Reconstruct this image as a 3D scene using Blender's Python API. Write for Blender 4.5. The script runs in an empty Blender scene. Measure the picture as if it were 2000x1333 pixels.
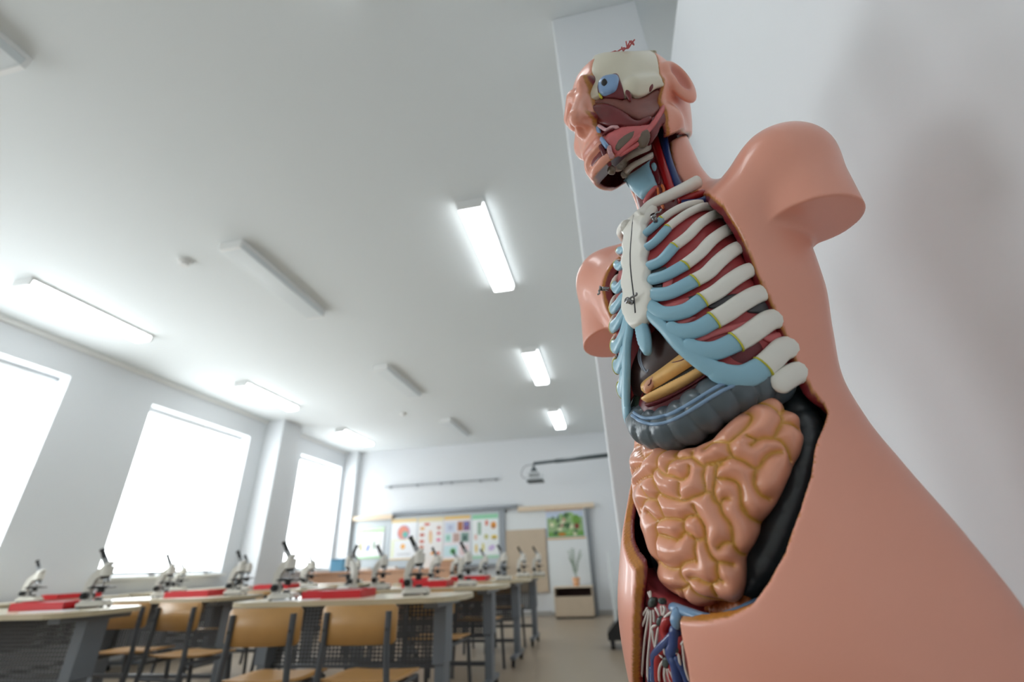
import bpy, bmesh, math, random
import numpy as np
from mathutils import Vector, Matrix

random.seed(7)
rng = np.random.default_rng(11)
PI = math.pi
scene = bpy.context.scene
COL = scene.collection

# ------------------------------------------------------------------ camera
F_PX, YAW, PITCH, ROLL = 883.47, -0.183044, 0.455748, -0.0404791
CAM_Z = 0.93
_f = Vector((math.sin(YAW) * math.cos(PITCH), math.cos(YAW) * math.cos(PITCH), math.sin(PITCH)))
_r = Vector((math.cos(YAW), -math.sin(YAW), 0.0))
_u = _r.cross(_f)
CAM_R = _r * math.cos(ROLL) + _u * math.sin(ROLL)
CAM_U = _u * math.cos(ROLL) - _r * math.sin(ROLL)
CAM_F = _f
CAM_P = Vector((0.0, 0.0, CAM_Z))
cam_data = bpy.data.cameras.new('camera')
cam_data.sensor_fit = 'HORIZONTAL'
cam_data.sensor_width = 36.0
cam_data.lens = F_PX * 36.0 / 2000.0
cam_data.clip_start = 0.02
cam_data.clip_end = 100
cam_data.dof.use_dof = True
cam_data.dof.focus_distance = 0.60
cam_data.dof.aperture_fstop = 2.8
camera = bpy.data.objects.new('camera', cam_data)
COL.objects.link(camera)
M = Matrix.Identity(4)
for i in range(3):
    M[i][0] = CAM_R[i]; M[i][1] = CAM_U[i]; M[i][2] = -CAM_F[i]; M[i][3] = CAM_P[i]
camera.matrix_world = M
scene.camera = camera

# ------------------------------------------------------------------ world, exposure
world = bpy.data.worlds.new('overcast_sky')
scene.world = world
world.use_nodes = True
_bg = world.node_tree.nodes['Background']
_bg.inputs[0].default_value = (0.90, 0.96, 1.0, 1)
_bg.inputs[1].default_value = 2.0
scene.view_settings.view_transform = 'Standard'
scene.view_settings.look = 'None'
scene.view_settings.exposure = 0.27
scene.view_settings.gamma = 1.0
scene.view_settings.use_curve_mapping = False
scene.cycles.max_bounces = 10
scene.cycles.diffuse_bounces = 6
scene.cycles.glossy_bounces = 4
scene.cycles.transmission_bounces = 6
scene.cycles.sample_clamp_indirect = 8.0
scene.cycles.use_denoising = True

BLIND_GLOW = 4.6      # daylight coming through the white roller blinds
LAMP_GLOW = 6.0       # lit ceiling luminaires


def ray(px, py):
    """direction from the camera through a pixel of the 2000 x 1333 photograph"""
    d = CAM_R * (px - 1000.0) - CAM_U * (py - 666.5) + CAM_F * F_PX
    return d.normalized()


def at_z(px, py, z):
    d = ray(px, py)
    return CAM_P + d * ((z - CAM_P.z) / d.z)


def at_y(px, py, y):
    d = ray(px, py)
    return CAM_P + d * (y / d.y)


def at_x(px, py, x):
    d = ray(px, py)
    return CAM_P + d * (x / d.x)


# ------------------------------------------------------------------ materials
def srgb(r, g, b):
    def c(v):
        v /= 255.0
        return v / 12.92 if v <= 0.04045 else ((v + 0.055) / 1.055) ** 2.4
    return (c(r), c(g), c(b), 1.0)


def mat(name, rgb, rough=0.5, metal=0.0, noise=0.0, scale=20.0, bump=0.0, bscale=60.0, emit=None, strength=0.0, coat=0.0, spec=0.5):
    m = bpy.data.materials.new(name)
    m.use_nodes = True
    nt = m.node_tree
    b = nt.nodes['Principled BSDF']
    col = srgb(*rgb)
    b.inputs['Base Color'].default_value = col
    b.inputs['Roughness'].default_value = rough
    b.inputs['Metallic'].default_value = metal
    b.inputs['Coat Weight'].default_value = coat
    b.inputs['Specular IOR Level'].default_value = spec
    tc = nt.nodes.new('ShaderNodeTexCoord')
    if noise > 0:
        n = nt.nodes.new('ShaderNodeTexNoise')
        n.inputs['Scale'].default_value = scale
        n.inputs['Detail'].default_value = 4
        nt.links.new(tc.outputs['Object'], n.inputs['Vector'])
        mx = nt.nodes.new('ShaderNodeMix')
        mx.data_type = 'RGBA'
        mx.inputs['A'].default_value = tuple(max(0, c * (1 - noise)) for c in col[:3]) + (1,)
        mx.inputs['B'].default_value = tuple(min(1, c * (1 + noise)) for c in col[:3]) + (1,)
        nt.links.new(n.outputs['Fac'], mx.inputs['Factor'])
        nt.links.new(mx.outputs['Result'], b.inputs['Base Color'])
    if bump > 0:
        n2 = nt.nodes.new('ShaderNodeTexNoise')
        n2.inputs['Scale'].default_value = bscale
        n2.inputs['Detail'].default_value = 3
        nt.links.new(tc.outputs['Object'], n2.inputs['Vector'])
        bp = nt.nodes.new('ShaderNodeBump')
        bp.inputs['Strength'].default_value = bump
        bp.inputs['Distance'].default_value = 0.002
        nt.links.new(n2.outputs['Fac'], bp.inputs['Height'])
        nt.links.new(bp.outputs['Normal'], b.inputs['Normal'])
    if emit:
        b.inputs['Emission Color'].default_value = srgb(*emit)
        b.inputs['Emission Strength'].default_value = strength
    return m


def mat_attr(name, rough=0.35, bump=0.0, bscale=120.0, coat=0.0, grain=0.0, gscale=300.0):
    """plastic whose paint is stored per vertex in the attribute 'paint'"""
    m = bpy.data.materials.new(name)
    m.use_nodes = True
    nt = m.node_tree
    b = nt.nodes['Principled BSDF']
    a = nt.nodes.new('ShaderNodeAttribute')
    a.attribute_name = 'paint'
    b.inputs['Roughness'].default_value = rough
    b.inputs['Coat Weight'].default_value = coat
    out = a.outputs['Color']
    tc = nt.nodes.new('ShaderNodeTexCoord')
    if grain > 0:
        n = nt.nodes.new('ShaderNodeTexNoise')
        n.inputs['Scale'].default_value = gscale
        nt.links.new(tc.outputs['Object'], n.inputs['Vector'])
        mp = nt.nodes.new('ShaderNodeMapRange')
        mp.inputs['To Min'].default_value = 1 - grain
        mp.inputs['To Max'].default_value = 1 + grain
        nt.links.new(n.outputs['Fac'], mp.inputs['Value'])
        vm = nt.nodes.new('ShaderNodeVectorMath')
        vm.operation = 'SCALE'
        nt.links.new(out, vm.inputs[0])
        nt.links.new(mp.outputs['Result'], vm.inputs['Scale'])
        out = vm.outputs['Vector']
    nt.links.new(out, b.inputs['Base Color'])
    if bump > 0:
        n2 = nt.nodes.new('ShaderNodeTexNoise')
        n2.inputs['Scale'].default_value = bscale
        nt.links.new(tc.outputs['Object'], n2.inputs['Vector'])
        bp = nt.nodes.new('ShaderNodeBump')
        bp.inputs['Strength'].default_value = bump
        bp.inputs['Distance'].default_value = 0.001
        nt.links.new(n2.outputs['Fac'], bp.inputs['Height'])
        nt.links.new(bp.outputs['Normal'], b.inputs['Normal'])
    return m


# ------------------------------------------------------------------ object helpers
def tag(o, label=None, cat=None, group=None, kind=None):
    if label: o['label'] = label
    if cat: o['category'] = cat
    if group: o['group'] = group
    if kind: o['kind'] = kind
    return o


def thing(name, label, cat, loc=(0, 0, 0), rz=0.0, group=None):
    o = bpy.data.objects.new(name, None)
    o.empty_display_size = 0.05
    COL.objects.link(o)
    o.location = loc
    o.rotation_euler = (0, 0, rz)
    return tag(o, label, cat, group)


def link_mesh(name, me, material, parent=None, smooth=True, label=None):
    o = bpy.data.objects.new(name, me)
    COL.objects.link(o)
    mats = material if isinstance(material, (list, tuple)) else [material]
    for m in mats:
        me.materials.append(m)
    if smooth:
        me.polygons.foreach_set('use_smooth', [True] * len(me.polygons))
    if parent is not None:
        o.parent = parent
    if label:
        o['label'] = label
    return o


def obj(name, bm, material, parent=None, smooth=False, label=None):
    me = bpy.data.meshes.new(name)
    bmesh.ops.recalc_face_normals(bm, faces=bm.faces)
    bm.to_mesh(me)
    bm.free()
    return link_mesh(name, me, material, parent, smooth, label)


def dup(root, loc, rz=None, label=None, group=None):
    r = root.copy(); COL.objects.link(r)
    r.location = loc
    if rz is not None: r.rotation_euler = (0, 0, rz)
    if label: r['label'] = label
    if group: r['group'] = group
    for ch in list(root.children):
        c = ch.copy(); COL.objects.link(c); c.parent = r
        for g in ch.children:
            d = g.copy(); COL.objects.link(d); d.parent = c
    return r


def box(bm, x0, y0, z0, x1, y1, z1, bevel=0.0, seg=2, mi=0):
    vs = [bm.verts.new((x, y, z)) for x in (x0, x1) for y in (y0, y1) for z in (z0, z1)]
    fs = [bm.faces.new([vs[i] for i in q]) for q in ((0, 1, 3, 2), (4, 6, 7, 5), (0, 4, 5, 1), (2, 3, 7, 6), (0, 2, 6, 4), (1, 5, 7, 3))]
    for f in fs: f.material_index = mi
    if bevel > 0:
        es = list({e for f in fs for e in f.edges})
        r = bmesh.ops.bevel(bm, geom=es, offset=bevel, segments=seg, affect='EDGES', profile=0.5)
        for f in r['faces']: f.material_index = mi
    return vs


def prism(bm, pts, axis, a, b, mi=0):
    """extrude a 2D polygon along axis 0/1/2 between a and b"""
    def put(p, w):
        q = [0, 0, 0]
        o = [i for i in range(3) if i != axis]
        q[o[0]], q[o[1]], q[axis] = p[0], p[1], w
        return bm.verts.new(q)
    A = [put(p, a) for p in pts]; B = [put(p, b) for p in pts]
    n = len(pts)
    fs = [bm.faces.new(A[::-1]), bm.faces.new(B)]
    for i in range(n):
        fs.append(bm.faces.new((A[i], A[(i + 1) % n], B[(i + 1) % n], B[i])))
    for f in fs: f.material_index = mi
    return fs


def tube(bm, pts, r, n=10, caps=True, flat=None, mi=0, up=None):
    """sweep a circle (or an ellipse: flat = (radius along the surface, radius along 'up')) along points"""
    P = [Vector(p) for p in pts]
    rings = []
    prev = None
    for i, p in enumerate(P):
        t = (P[min(i + 1, len(P) - 1)] - P[max(i - 1, 0)])
        if t.length < 1e-9: t = Vector((0, 0, 1))
        t.normalize()
        if up is not None:
            nrm = Vector(up[i]) if isinstance(up, (list, tuple)) and not isinstance(up[0], (int, float)) else Vector(up)
            nrm = (nrm - t * nrm.dot(t)).normalized()
        else:
            if prev is None:
                a = Vector((0, 0, 1)) if abs(t.z) < 0.9 else Vector((1, 0, 0))
                nrm = (a - t * a.dot(t)).normalized()
            else:
                nrm = (prev - t * prev.dot(t)).normalized()
            prev = nrm
        bn = t.cross(nrm)
        rr = r[i] if isinstance(r, (list, tuple)) else r
        if flat is not None:
            f = flat[i] if isinstance(flat[0], (list, tuple)) else flat
            ra, rb = f
        else:
            ra = rb = rr
        rings.append([bm.verts.new(p + bn * (ra * math.cos(2 * PI * k / n)) + nrm * (rb * math.sin(2 * PI * k / n))) for k in range(n)])
    for A, B in zip(rings, rings[1:]):
        for k in range(n):
            f = bm.faces.new((A[k], A[(k + 1) % n], B[(k + 1) % n], B[k]))
            f.material_index = mi
    if caps:
        f = bm.faces.new(rings[0][::-1]); f.material_index = mi
        f = bm.faces.new(rings[-1]); f.material_index = mi
    return rings


def cyl(bm, p0, p1, r, n=16, r1=None, mi=0):
    tube(bm, [p0, p1], [r, r if r1 is None else r1], n=n, mi=mi)


def smooth_path(pts, n=24):
    """Catmull-Rom through points"""
    P = [Vector(p) for p in pts]
    if len(P) < 3:
        return [P[0].lerp(P[-1], i / (n - 1)) for i in range(n)]
    Q = [P[0] * 2 - P[1]] + P + [P[-1] * 2 - P[-2]]
    seg = len(P) - 1
    out = []
    for i in range(n):
        u = i / (n - 1) * seg
        k = min(int(u), seg - 1)
        t = u - k
        a, b, c, d = Q[k], Q[k + 1], Q[k + 2], Q[k + 3]
        out.append(0.5 * ((2 * b) + (c - a) * t + (2 * a - 5 * b + 4 * c - d) * t * t + (3 * b - a - 3 * c + d) * t ** 3))
    return out


# ------------------------------------------------------------------ implicit surfaces
def surface_nets(fn, lo, hi, h):
    lo = np.array(lo, np.float32); hi = np.array(hi, np.float32)
    n = np.ceil((hi - lo) / h).astype(int) + 1
    xs = [lo[i] + h * np.arange(n[i], dtype=np.float32) for i in range(3)]
    X, Y, Z = np.meshgrid(*xs, indexing='ij', sparse=True)
    V = np.asarray(fn(X, Y, Z), np.float32)
    V = np.broadcast_to(V, tuple(n)).copy()
    S = V < 0
    c = [S[i:n[0] - 1 + i, j:n[1] - 1 + j, k:n[2] - 1 + k] for i in (0, 1) for j in (0, 1) for k in (0, 1)]
    cnt = sum(a.astype(np.int8) for a in c)
    act = (cnt > 0) & (cnt < 8)
    I, J, K = np.nonzero(act)
    acc = np.zeros((len(I), 3), np.float64); num = np.zeros(len(I))
    corners = [(i, j, k) for i in (0, 1) for j in (0, 1) for k in (0, 1)]
    vals = {cc: V[I + cc[0], J + cc[1], K + cc[2]] for cc in corners}
    for a in corners:
        for ax in range(3):
            if a[ax] == 0:
                b = list(a); b[ax] = 1; b = tuple(b)
                va, vb = vals[a], vals[b]
                m = (va < 0) != (vb < 0)
                t = np.where(m, va / np.where(m, va - vb, 1), 0)
                pt = np.array(a, float)[None, :].repeat(len(I), 0)
                pt[:, ax] += t
                acc += pt * m[:, None]; num += m
    verts = (np.stack([I, J, K], 1) + acc / num[:, None]) * h + lo
    idx = -np.ones(act.shape, np.int64)
    idx[I, J, K] = np.arange(len(I))
    quads = []
    for ax in range(3):
        o1, o2 = [(1, 2), (2, 0), (0, 1)][ax]
        sa = [slice(None)] * 3; sb = [slice(None)] * 3
        sa[ax] = slice(0, n[ax] - 1); sb[ax] = slice(1, n[ax])
        A = S[tuple(sa)]; B = S[tuple(sb)]
        ch = A != B
        E = np.array(np.nonzero(ch)).T
        ok = (E[:, o1] > 0) & (E[:, o1] < n[o1] - 1) & (E[:, o2] > 0) & (E[:, o2] < n[o2] - 1)
        E = E[ok]
        d1 = np.zeros(3, int); d1[o1] = 1
        d2 = np.zeros(3, int); d2[o2] = 1
        g = lambda e: idx[e[:, 0], e[:, 1], e[:, 2]]
        q = np.stack([g(E - d1 - d2), g(E - d2), g(E), g(E - d1)], 1)
        fl = ~A[E[:, 0], E[:, 1], E[:, 2]]
        q[fl] = q[fl][:, ::-1]
        quads.append(q)
    quads = np.concatenate(quads)
    quads = quads[(quads >= 0).all(1)]
    return verts, quads


def sdf_mesh(name, fn, lo, hi, h, material, parent=None, paint=None, label=None, polish=2, relax=0):
    v, q = surface_nets(fn, lo, hi, h)
    e = h * 0.25
    for _ in range(polish):
        f = fn(v[:, 0], v[:, 1], v[:, 2])
        g = np.stack([(fn(v[:, 0] + e * (i == 0), v[:, 1] + e * (i == 1), v[:, 2] + e * (i == 2)) - fn(v[:, 0] - e * (i == 0), v[:, 1] - e * (i == 1), v[:, 2] - e * (i == 2))) / (2 * e) for i in range(3)], 1)
        gl = (g ** 2).sum(1) + 1e-6
        st = np.clip(f / gl, -h, h)[:, None] * g
        sl = np.linalg.norm(st, axis=1, keepdims=True)
        st *= np.minimum(1, h * 0.6 / np.maximum(sl, 1e-9))
        v = v - st
    for _ in range(relax):
        acc = np.zeros_like(v); cn = np.zeros(len(v))
        for a in range(4):
            b = (a + 1) % 4
            np.add.at(acc, q[:, a], v[q[:, b]]); np.add.at(cn, q[:, a], 1)
            np.add.at(acc, q[:, b], v[q[:, a]]); np.add.at(cn, q[:, b], 1)
        v = v * 0.5 + 0.5 * acc / cn[:, None]
    me = bpy.data.meshes.new(name)
    me.vertices.add(len(v)); me.vertices.foreach_set('co', v.astype(np.float32).ravel())
    me.loops.add(len(q) * 4); me.loops.foreach_set('vertex_index', q.astype(np.int32).ravel())
    me.polygons.add(len(q)); me.polygons.foreach_set('loop_start', np.arange(0, len(q) * 4, 4, dtype=np.int32))
    me.update(calc_edges=True)
    me.validate()
    if paint is not None:
        c = paint(v[:, 0], v[:, 1], v[:, 2])
        c = np.concatenate([c, np.ones((len(v), 1))], 1).astype(np.float32)
        a = me.attributes.new('paint', 'FLOAT_COLOR', 'POINT')
        a.data.foreach_set('color', c.ravel())
    return link_mesh(name, me, material, parent, True, label)


def sstep(a, b, x):
    t = np.clip((x - a) / (b - a), 0, 1)
    return t * t * (3 - 2 * t)


def smin(a, b, k):
    h = np.clip(0.5 + 0.5 * (b - a) / k, 0, 1)
    return b * (1 - h) + a * h - k * h * (1 - h)


def smax(a, b, k):
    return -smin(-a, -b, k)


def sd_capsule(X, Y, Z, a, b, ra, rb=None):
    rb = ra if rb is None else rb
    a = np.asarray(a, float); b = np.asarray(b, float)
    d = b - a
    L = float(d @ d) + 1e-12
    t = np.clip(((X - a[0]) * d[0] + (Y - a[1]) * d[1] + (Z - a[2]) * d[2]) / L, 0, 1)
    return np.sqrt((X - a[0] - d[0] * t) ** 2 + (Y - a[1] - d[1] * t) ** 2 + (Z - a[2] - d[2] * t) ** 2) - (ra + (rb - ra) * t)


def sd_ellipsoid(X, Y, Z, c, r):
    k0 = np.sqrt(((X - c[0]) / r[0]) ** 2 + ((Y - c[1]) / r[1]) ** 2 + ((Z - c[2]) / r[2]) ** 2)
    k1 = np.sqrt(((X - c[0]) / r[0] ** 2) ** 2 + ((Y - c[1]) / r[1] ** 2) ** 2 + ((Z - c[2]) / r[2] ** 2) ** 2)
    return k0 * (k0 - 1) / np.maximum(k1, 1e-6)


def sd_poly2(U, W, poly):
    """signed distance to a closed 2D polygon (negative inside)"""
    poly = np.asarray(poly, float)
    d = np.full(np.broadcast(U, W).shape, 1e9)
    s = np.zeros(d.shape, bool)
    n = len(poly)
    for i in range(n):
        ax, ay = poly[i]; bx, by = poly[(i + 1) % n]
        ex, ey = bx - ax, by - ay
        t = np.clip(((U - ax) * ex + (W - ay) * ey) / (ex * ex + ey * ey + 1e-12), 0, 1)
        d = np.minimum(d, (U - ax - ex * t) ** 2 + (W - ay - ey * t) ** 2)
        c = ((ay > W) != (by > W))
        if abs(ey) > 1e-12:
            s ^= c & (U < ex * (W - ay) / ey + ax)
    d = np.sqrt(d)
    return np.where(s, -d, d)


class Loft:
    """stack of ellipses: rows (z, half width, depth front, depth back, y centre)"""
    def __init__(self, rows, z_lo=None, z_hi=None):
        R = np.array(sorted(rows), float)
        z = np.linspace(R[0, 0], R[-1, 0], 300)
        self.z = z
        m = np.zeros_like(R)
        out = [self._pchip(R[:, 0], R[:, i], z) for i in range(1, 5)]
        self.a, self.f, self.b, self.y = out
        self.lo = R[0, 0]; self.hi = R[-1, 0]

    @staticmethod
    def _pchip(x, y, xi):
        h = np.diff(x); dl = np.diff(y) / h
        m = np.zeros_like(y)
        for i in range(1, len(y) - 1):
            if dl[i - 1] * dl[i] > 0:
                w1 = 2 * h[i] + h[i - 1]; w2 = h[i] + 2 * h[i - 1]
                m[i] = (w1 + w2) / (w1 / dl[i - 1] + w2 / dl[i])
        m[0] = dl[0]; m[-1] = dl[-1]
        k = np.clip(np.searchsorted(x, xi) - 1, 0, len(x) - 2)
        t = (xi - x[k]) / h[k]
        return (2 * t ** 3 - 3 * t ** 2 + 1) * y[k] + (t ** 3 - 2 * t ** 2 + t) * h[k] * m[k] + (-2 * t ** 3 + 3 * t ** 2) * y[k + 1] + (t ** 3 - t ** 2) * h[k] * m[k + 1]

    def sdf(self, X, Y, Z, grow=0.0):
        Zc = np.clip(Z, self.lo, self.hi)
        a = np.interp(Zc, self.z, self.a) + grow
        f = np.interp(Zc, self.z, self.f) + grow
        b = np.interp(Zc, self.z, self.b) + grow
        yc = np.interp(Zc, self.z, self.y)
        y = Y - yc
        d = np.where(y > 0, f, b)
        k0 = np.sqrt((X / a) ** 2 + (y / d) ** 2)
        k1 = np.sqrt((X / a ** 2) ** 2 + (y / d ** 2) ** 2)
        r = k0 * (k0 - 1) / np.maximum(k1, 1e-3)
        cap = np.maximum(Z - self.hi, self.lo - Z)
        return np.maximum(r, cap)


# ================================================================== THE ROOM
XL, XR, XN = -5.87, 0.02, 0.64       # window wall, right wall, wall of the alcove behind the torso
YB, YF, H = -1.3, 9.9, 3.40          # back, front (board) wall, ceiling
YK, XK = 1.375, 0.431                # corner where the right wall ends at the alcove

m_wall = mat('white_wall_paint', (221, 224, 227), 0.55, bump=0.05, bscale=40)
m_ceil = mat('white_ceiling_paint', (222, 227, 228), 0.7)
m_trim = mat('white_trim', (233, 233, 231), 0.35)
m_floor = mat('beige_linoleum', (164, 148, 128), 0.35, noise=0.05, scale=6)
m_base = mat('grey_skirting', (170, 168, 164), 0.5)


def struct(name, bm, m, parent=None, smooth=False):
    o = obj(name, bm, m, parent, smooth)
    if parent is None: o['kind'] = 'structure'
    return o


bm = bmesh.new(); box(bm, XL - 0.5, YB - 0.2, -0.12, XN + 0.2, YF + 0.2, 0.0); struct('floor', bm, m_floor)
bm = bmesh.new(); box(bm, XL - 0.5, YB - 0.2, H, XN + 0.2, YF + 0.2, H + 0.12); struct('ceiling', bm, m_ceil)
bm = bmesh.new(); box(bm, XL - 0.5, YF, 0, XN + 0.2, YF + 0.2, H); struct('wall_front', bm, m_wall)
bm = bmesh.new(); box(bm, XL - 0.5, YB - 0.2, 0, XN + 0.2, YB, H); struct('wall_back', bm, mat('pale_back_wall', (220, 220, 218), 0.6))
# right wall, and the free-standing column that hides most of it from the camera
bm = bmesh.new(); box(bm, XN, YB, 0, XN + 0.2, YF, H); struct('wall_right', bm, m_wall)
bm = bmesh.new(); box(bm, XR, YK, 0, XK, YK + 0.14, H, 0.006, 2); struct('trim_4', bm, m_wall)
# lower furred-out part of the right wall behind the torso
bm = bmesh.new(); box(bm, 0.47, YB, 0, XN, YK + 0.10, 2.75, 0.004, 2); struct('wall_alcove', bm, m_wall)

WZ0, WZ1 = 0.95, 3.04
WIN = [(1.92, 3.76), (4.80, 6.67), (8.10, 9.62), (-0.95, 0.75)]
bm = bmesh.new()
box(bm, XL - 0.4, YB, 0, XL, YF, WZ0)
box(bm, XL - 0.4, YB, WZ1, XL, YF, H)
edges = sorted(WIN)
y = YB
for a, b in edges:
    box(bm, XL - 0.4, y, WZ0, XL, a, WZ1); y = b
box(bm, XL - 0.4, y, WZ0, XL, YF, WZ1)
struct('wall_left', bm, m_wall)
# pier standing out from the window wall
bm = bmesh.new(); box(bm, XL - 0.02, 6.98, 0, XL + 0.36, 7.50, H, 0.006); struct('trim_1', bm, m_wall)
# boxed pipe in the far left corner, cornice strips
bm = bmesh.new(); box(bm, XL, YF - 0.16, 0, XL + 0.30, YF, H, 0.004); struct('trim_2', bm, m_wall)
bm = bmesh.new(); box(bm, XL, YB, H - 0.05, XL + 0.03, YF, H); struct('trim_3', bm, m_trim)
bm = bmesh.new(); box(bm, XL, YB, 0, XL + 0.015, YF, 0.08); struct('baseboard_left', bm, m_base)
bm = bmesh.new(); box(bm, XL, YF - 0.015, 0, XN, YF, 0.08); struct('baseboard_front', bm, m_base)
bm = bmesh.new(); box(bm, XN - 0.015, YB, 0, XN, YF, 0.08); struct('baseboard_right', bm, m_base)

m_pvc = mat('white_window_plastic', (236, 238, 238), 0.3)
m_glass = bpy.data.materials.new('window_glass'); m_glass.use_nodes = True
_nt = m_glass.node_tree; _nt.nodes.remove(_nt.nodes['Principled BSDF'])
_t = _nt.nodes.new('ShaderNodeBsdfTransparent'); _g = _nt.nodes.new('ShaderNodeBsdfGlossy'); _g.inputs['Roughness'].default_value = 0.02
_mx = _nt.nodes.new('ShaderNodeMixShader'); _mx.inputs[0].default_value = 0.06
_nt.links.new(_t.outputs[0], _mx.inputs[1]); _nt.links.new(_g.outputs[0], _mx.inputs[2])
_nt.links.new(_mx.outputs[0], _nt.nodes['Material Output'].inputs[0])
m_blind = mat('sunlit_white_blind', (240, 243, 243), 0.8, emit=(246, 252, 255), strength=BLIND_GLOW)
m_sill = mat('white_window_sill', (228, 229, 228), 0.3)

blind_names = ['white roller blind glowing with daylight at the left edge of the photo',
               'white glowing roller blind between the left window and the pier',
               'white glowing roller blind beyond the pier, nearest the poster board',
               'white glowing roller blind beside the camera, outside the photo']
for i, (a, b) in enumerate(WIN):
    bm = bmesh.new()
    x0, x1 = XL - 0.30, XL - 0.24
    box(bm, x0, a, WZ0, x1, b, WZ0 + 0.06); box(bm, x0, a, WZ1 - 0.06, x1, b, WZ1)
    box(bm, x0, a, WZ0, x1, a + 0.06, WZ1); box(bm, x0, b - 0.06, WZ0, x1, b, WZ1)
    mid = (a + b) / 2
    box(bm, x0, mid - 0.05, WZ0, x1, mid + 0.05, WZ1)
    box(bm, x0, a, 2.30, x1, b, 2.36)
    w = struct('window_%d' % (i + 1), bm, m_pvc)
    bm = bmesh.new(); box(bm, XL - 0.275, a + 0.05, WZ0 + 0.05, XL - 0.265, b - 0.05, WZ1 - 0.05); obj('pane', bm, m_glass, w)
    bm = bmesh.new(); box(bm, XL - 0.24, a - 0.03, WZ0 - 0.035, XL + 0.10, b + 0.03, WZ0, 0.008); obj('sill', bm, m_sill, w)
    r = thing('roller_blind', blind_names[i], 'blind', (XL - 0.195, mid, WZ1), 0, 'white roller blinds')
    hw = (b - a) / 2 - 0.012
    bm = bmesh.new(); box(bm, -0.002, -hw, -(WZ1 - WZ0) + 0.05, 0.002, hw, -0.05); obj('fabric', bm, m_blind, r)
    bm = bmesh.new(); tube(bm, [(0, -hw, -0.032), (0, hw, -0.032)], 0.03, 14); obj('roller_tube', bm, m_pvc, r, True)
    bm = bmesh.new(); box(bm, -0.008, -hw, -(WZ1 - WZ0) + 0.02, 0.008, hw, -(WZ1 - WZ0) + 0.05, 0.003); obj('hem_bar', bm, m_pvc, r)

# ------------------------------------------------------------------ ceiling lights
m_lamp_body = mat('white_lamp_body', (232, 233, 232), 0.4)
m_lamp_on = mat('lit_diffuser', (250, 250, 248), 0.4, emit=(246, 252, 255), strength=LAMP_GLOW)
m_lamp_off = mat('unlit_diffuser', (214, 220, 222), 0.3)


def lamp(x, y, on, label, group):
    r = thing('ceiling_light', label, 'ceiling light', (x, y, H), 0, group)
    L, W = 0.60, 0.105
    bm = bmesh.new()
    prism(bm, [(-W, 0), (W, 0), (W, -0.025), (-W, -0.025)], 1, -L, L)
    obj('housing', bm, m_lamp_body, r)
    bm = bmesh.new()
    prism(bm, [(-W * .96, -0.022), (W * .96, -0.022), (W * .86, -0.07), (-W * .86, -0.07)], 1, -L * .985, L * .985)
    obj('diffuser', bm, m_lamp_on if on else m_lamp_off, r)
    for s in (-1, 1):
        bm = bmesh.new(); prism(bm, [(-W, 0), (W, 0), (W * .97, -0.03), (W * .88, -0.075), (-W * .88, -0.075), (-W * .97, -0.03)], 1, s * L - 0.012, s * L + 0.012)
        obj('end_cap', bm, m_lamp_body, r)
    return r


ROWY = [0.42, 3.10, 5.80, 8.45]
for k, yy in enumerate(ROWY):
    pos = ['out of the photo above the camera', 'nearest the camera', 'second from the camera', 'farthest, by the board wall'][k]
    lamp(-0.745, yy, True, 'lit ceiling light of the right row, ' + pos, 'ceiling lights of the right row')
    if k: lamp(-4.93, yy, True, 'lit ceiling light of the row along the windows, ' + pos, 'ceiling lights of the window row')
    pos = ['cut by the top left corner of the photo', 'nearest of the three wholly in view', 'second of the three wholly in view', 'farthest, by the board wall'][k]
    lamp(-2.785, yy if k else 0.36, False, 'unlit ceiling light of the middle row, ' + pos, 'unlit ceiling lights of the middle row')

m_det = mat('white_detector_plastic', (222, 222, 220), 0.4)
for (px, py), lb in (((360, 515), 'small round white smoke detector on the ceiling left of the nearest unlit light'), ((787, 811), 'tiny round white smoke detector on the ceiling between the two farthest unlit lights')):
    p = at_z(px, py, H - 0.03)
    r = thing('smoke_detector', lb, 'smoke detector', (p.x, p.y, H), 0, 'smoke detectors')
    bm = bmesh.new(); cyl(bm, (0, 0, 0), (0, 0, -0.02), 0.055, 20); obj('base', bm, m_det, r, False)
    bm = bmesh.new(); cyl(bm, (0, 0, -0.02), (0, 0, -0.05), 0.045, 20, 0.03); obj('sensor_head', bm, m_det, r, False)

# ================================================================== DESKS, CHAIRS, MICROSCOPES
m_top = mat('cream_laminate', (214, 203, 178), 0.22, noise=0.06, scale=9)
m_edge = mat('cream_edge_band', (190, 176, 146), 0.4)
m_steel = mat('grey_painted_steel', (112, 117, 124), 0.4)
m_dark = mat('dark_grey_steel', (70, 72, 76), 0.45)
m_rubber = mat('black_rubber', (28, 28, 30), 0.6)
m_ply = mat('orange_plywood', (188, 142, 84), 0.35, noise=0.10, scale=14)
m_chrome = mat('bright_bolt', (190, 192, 195), 0.2, 1.0)
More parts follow.
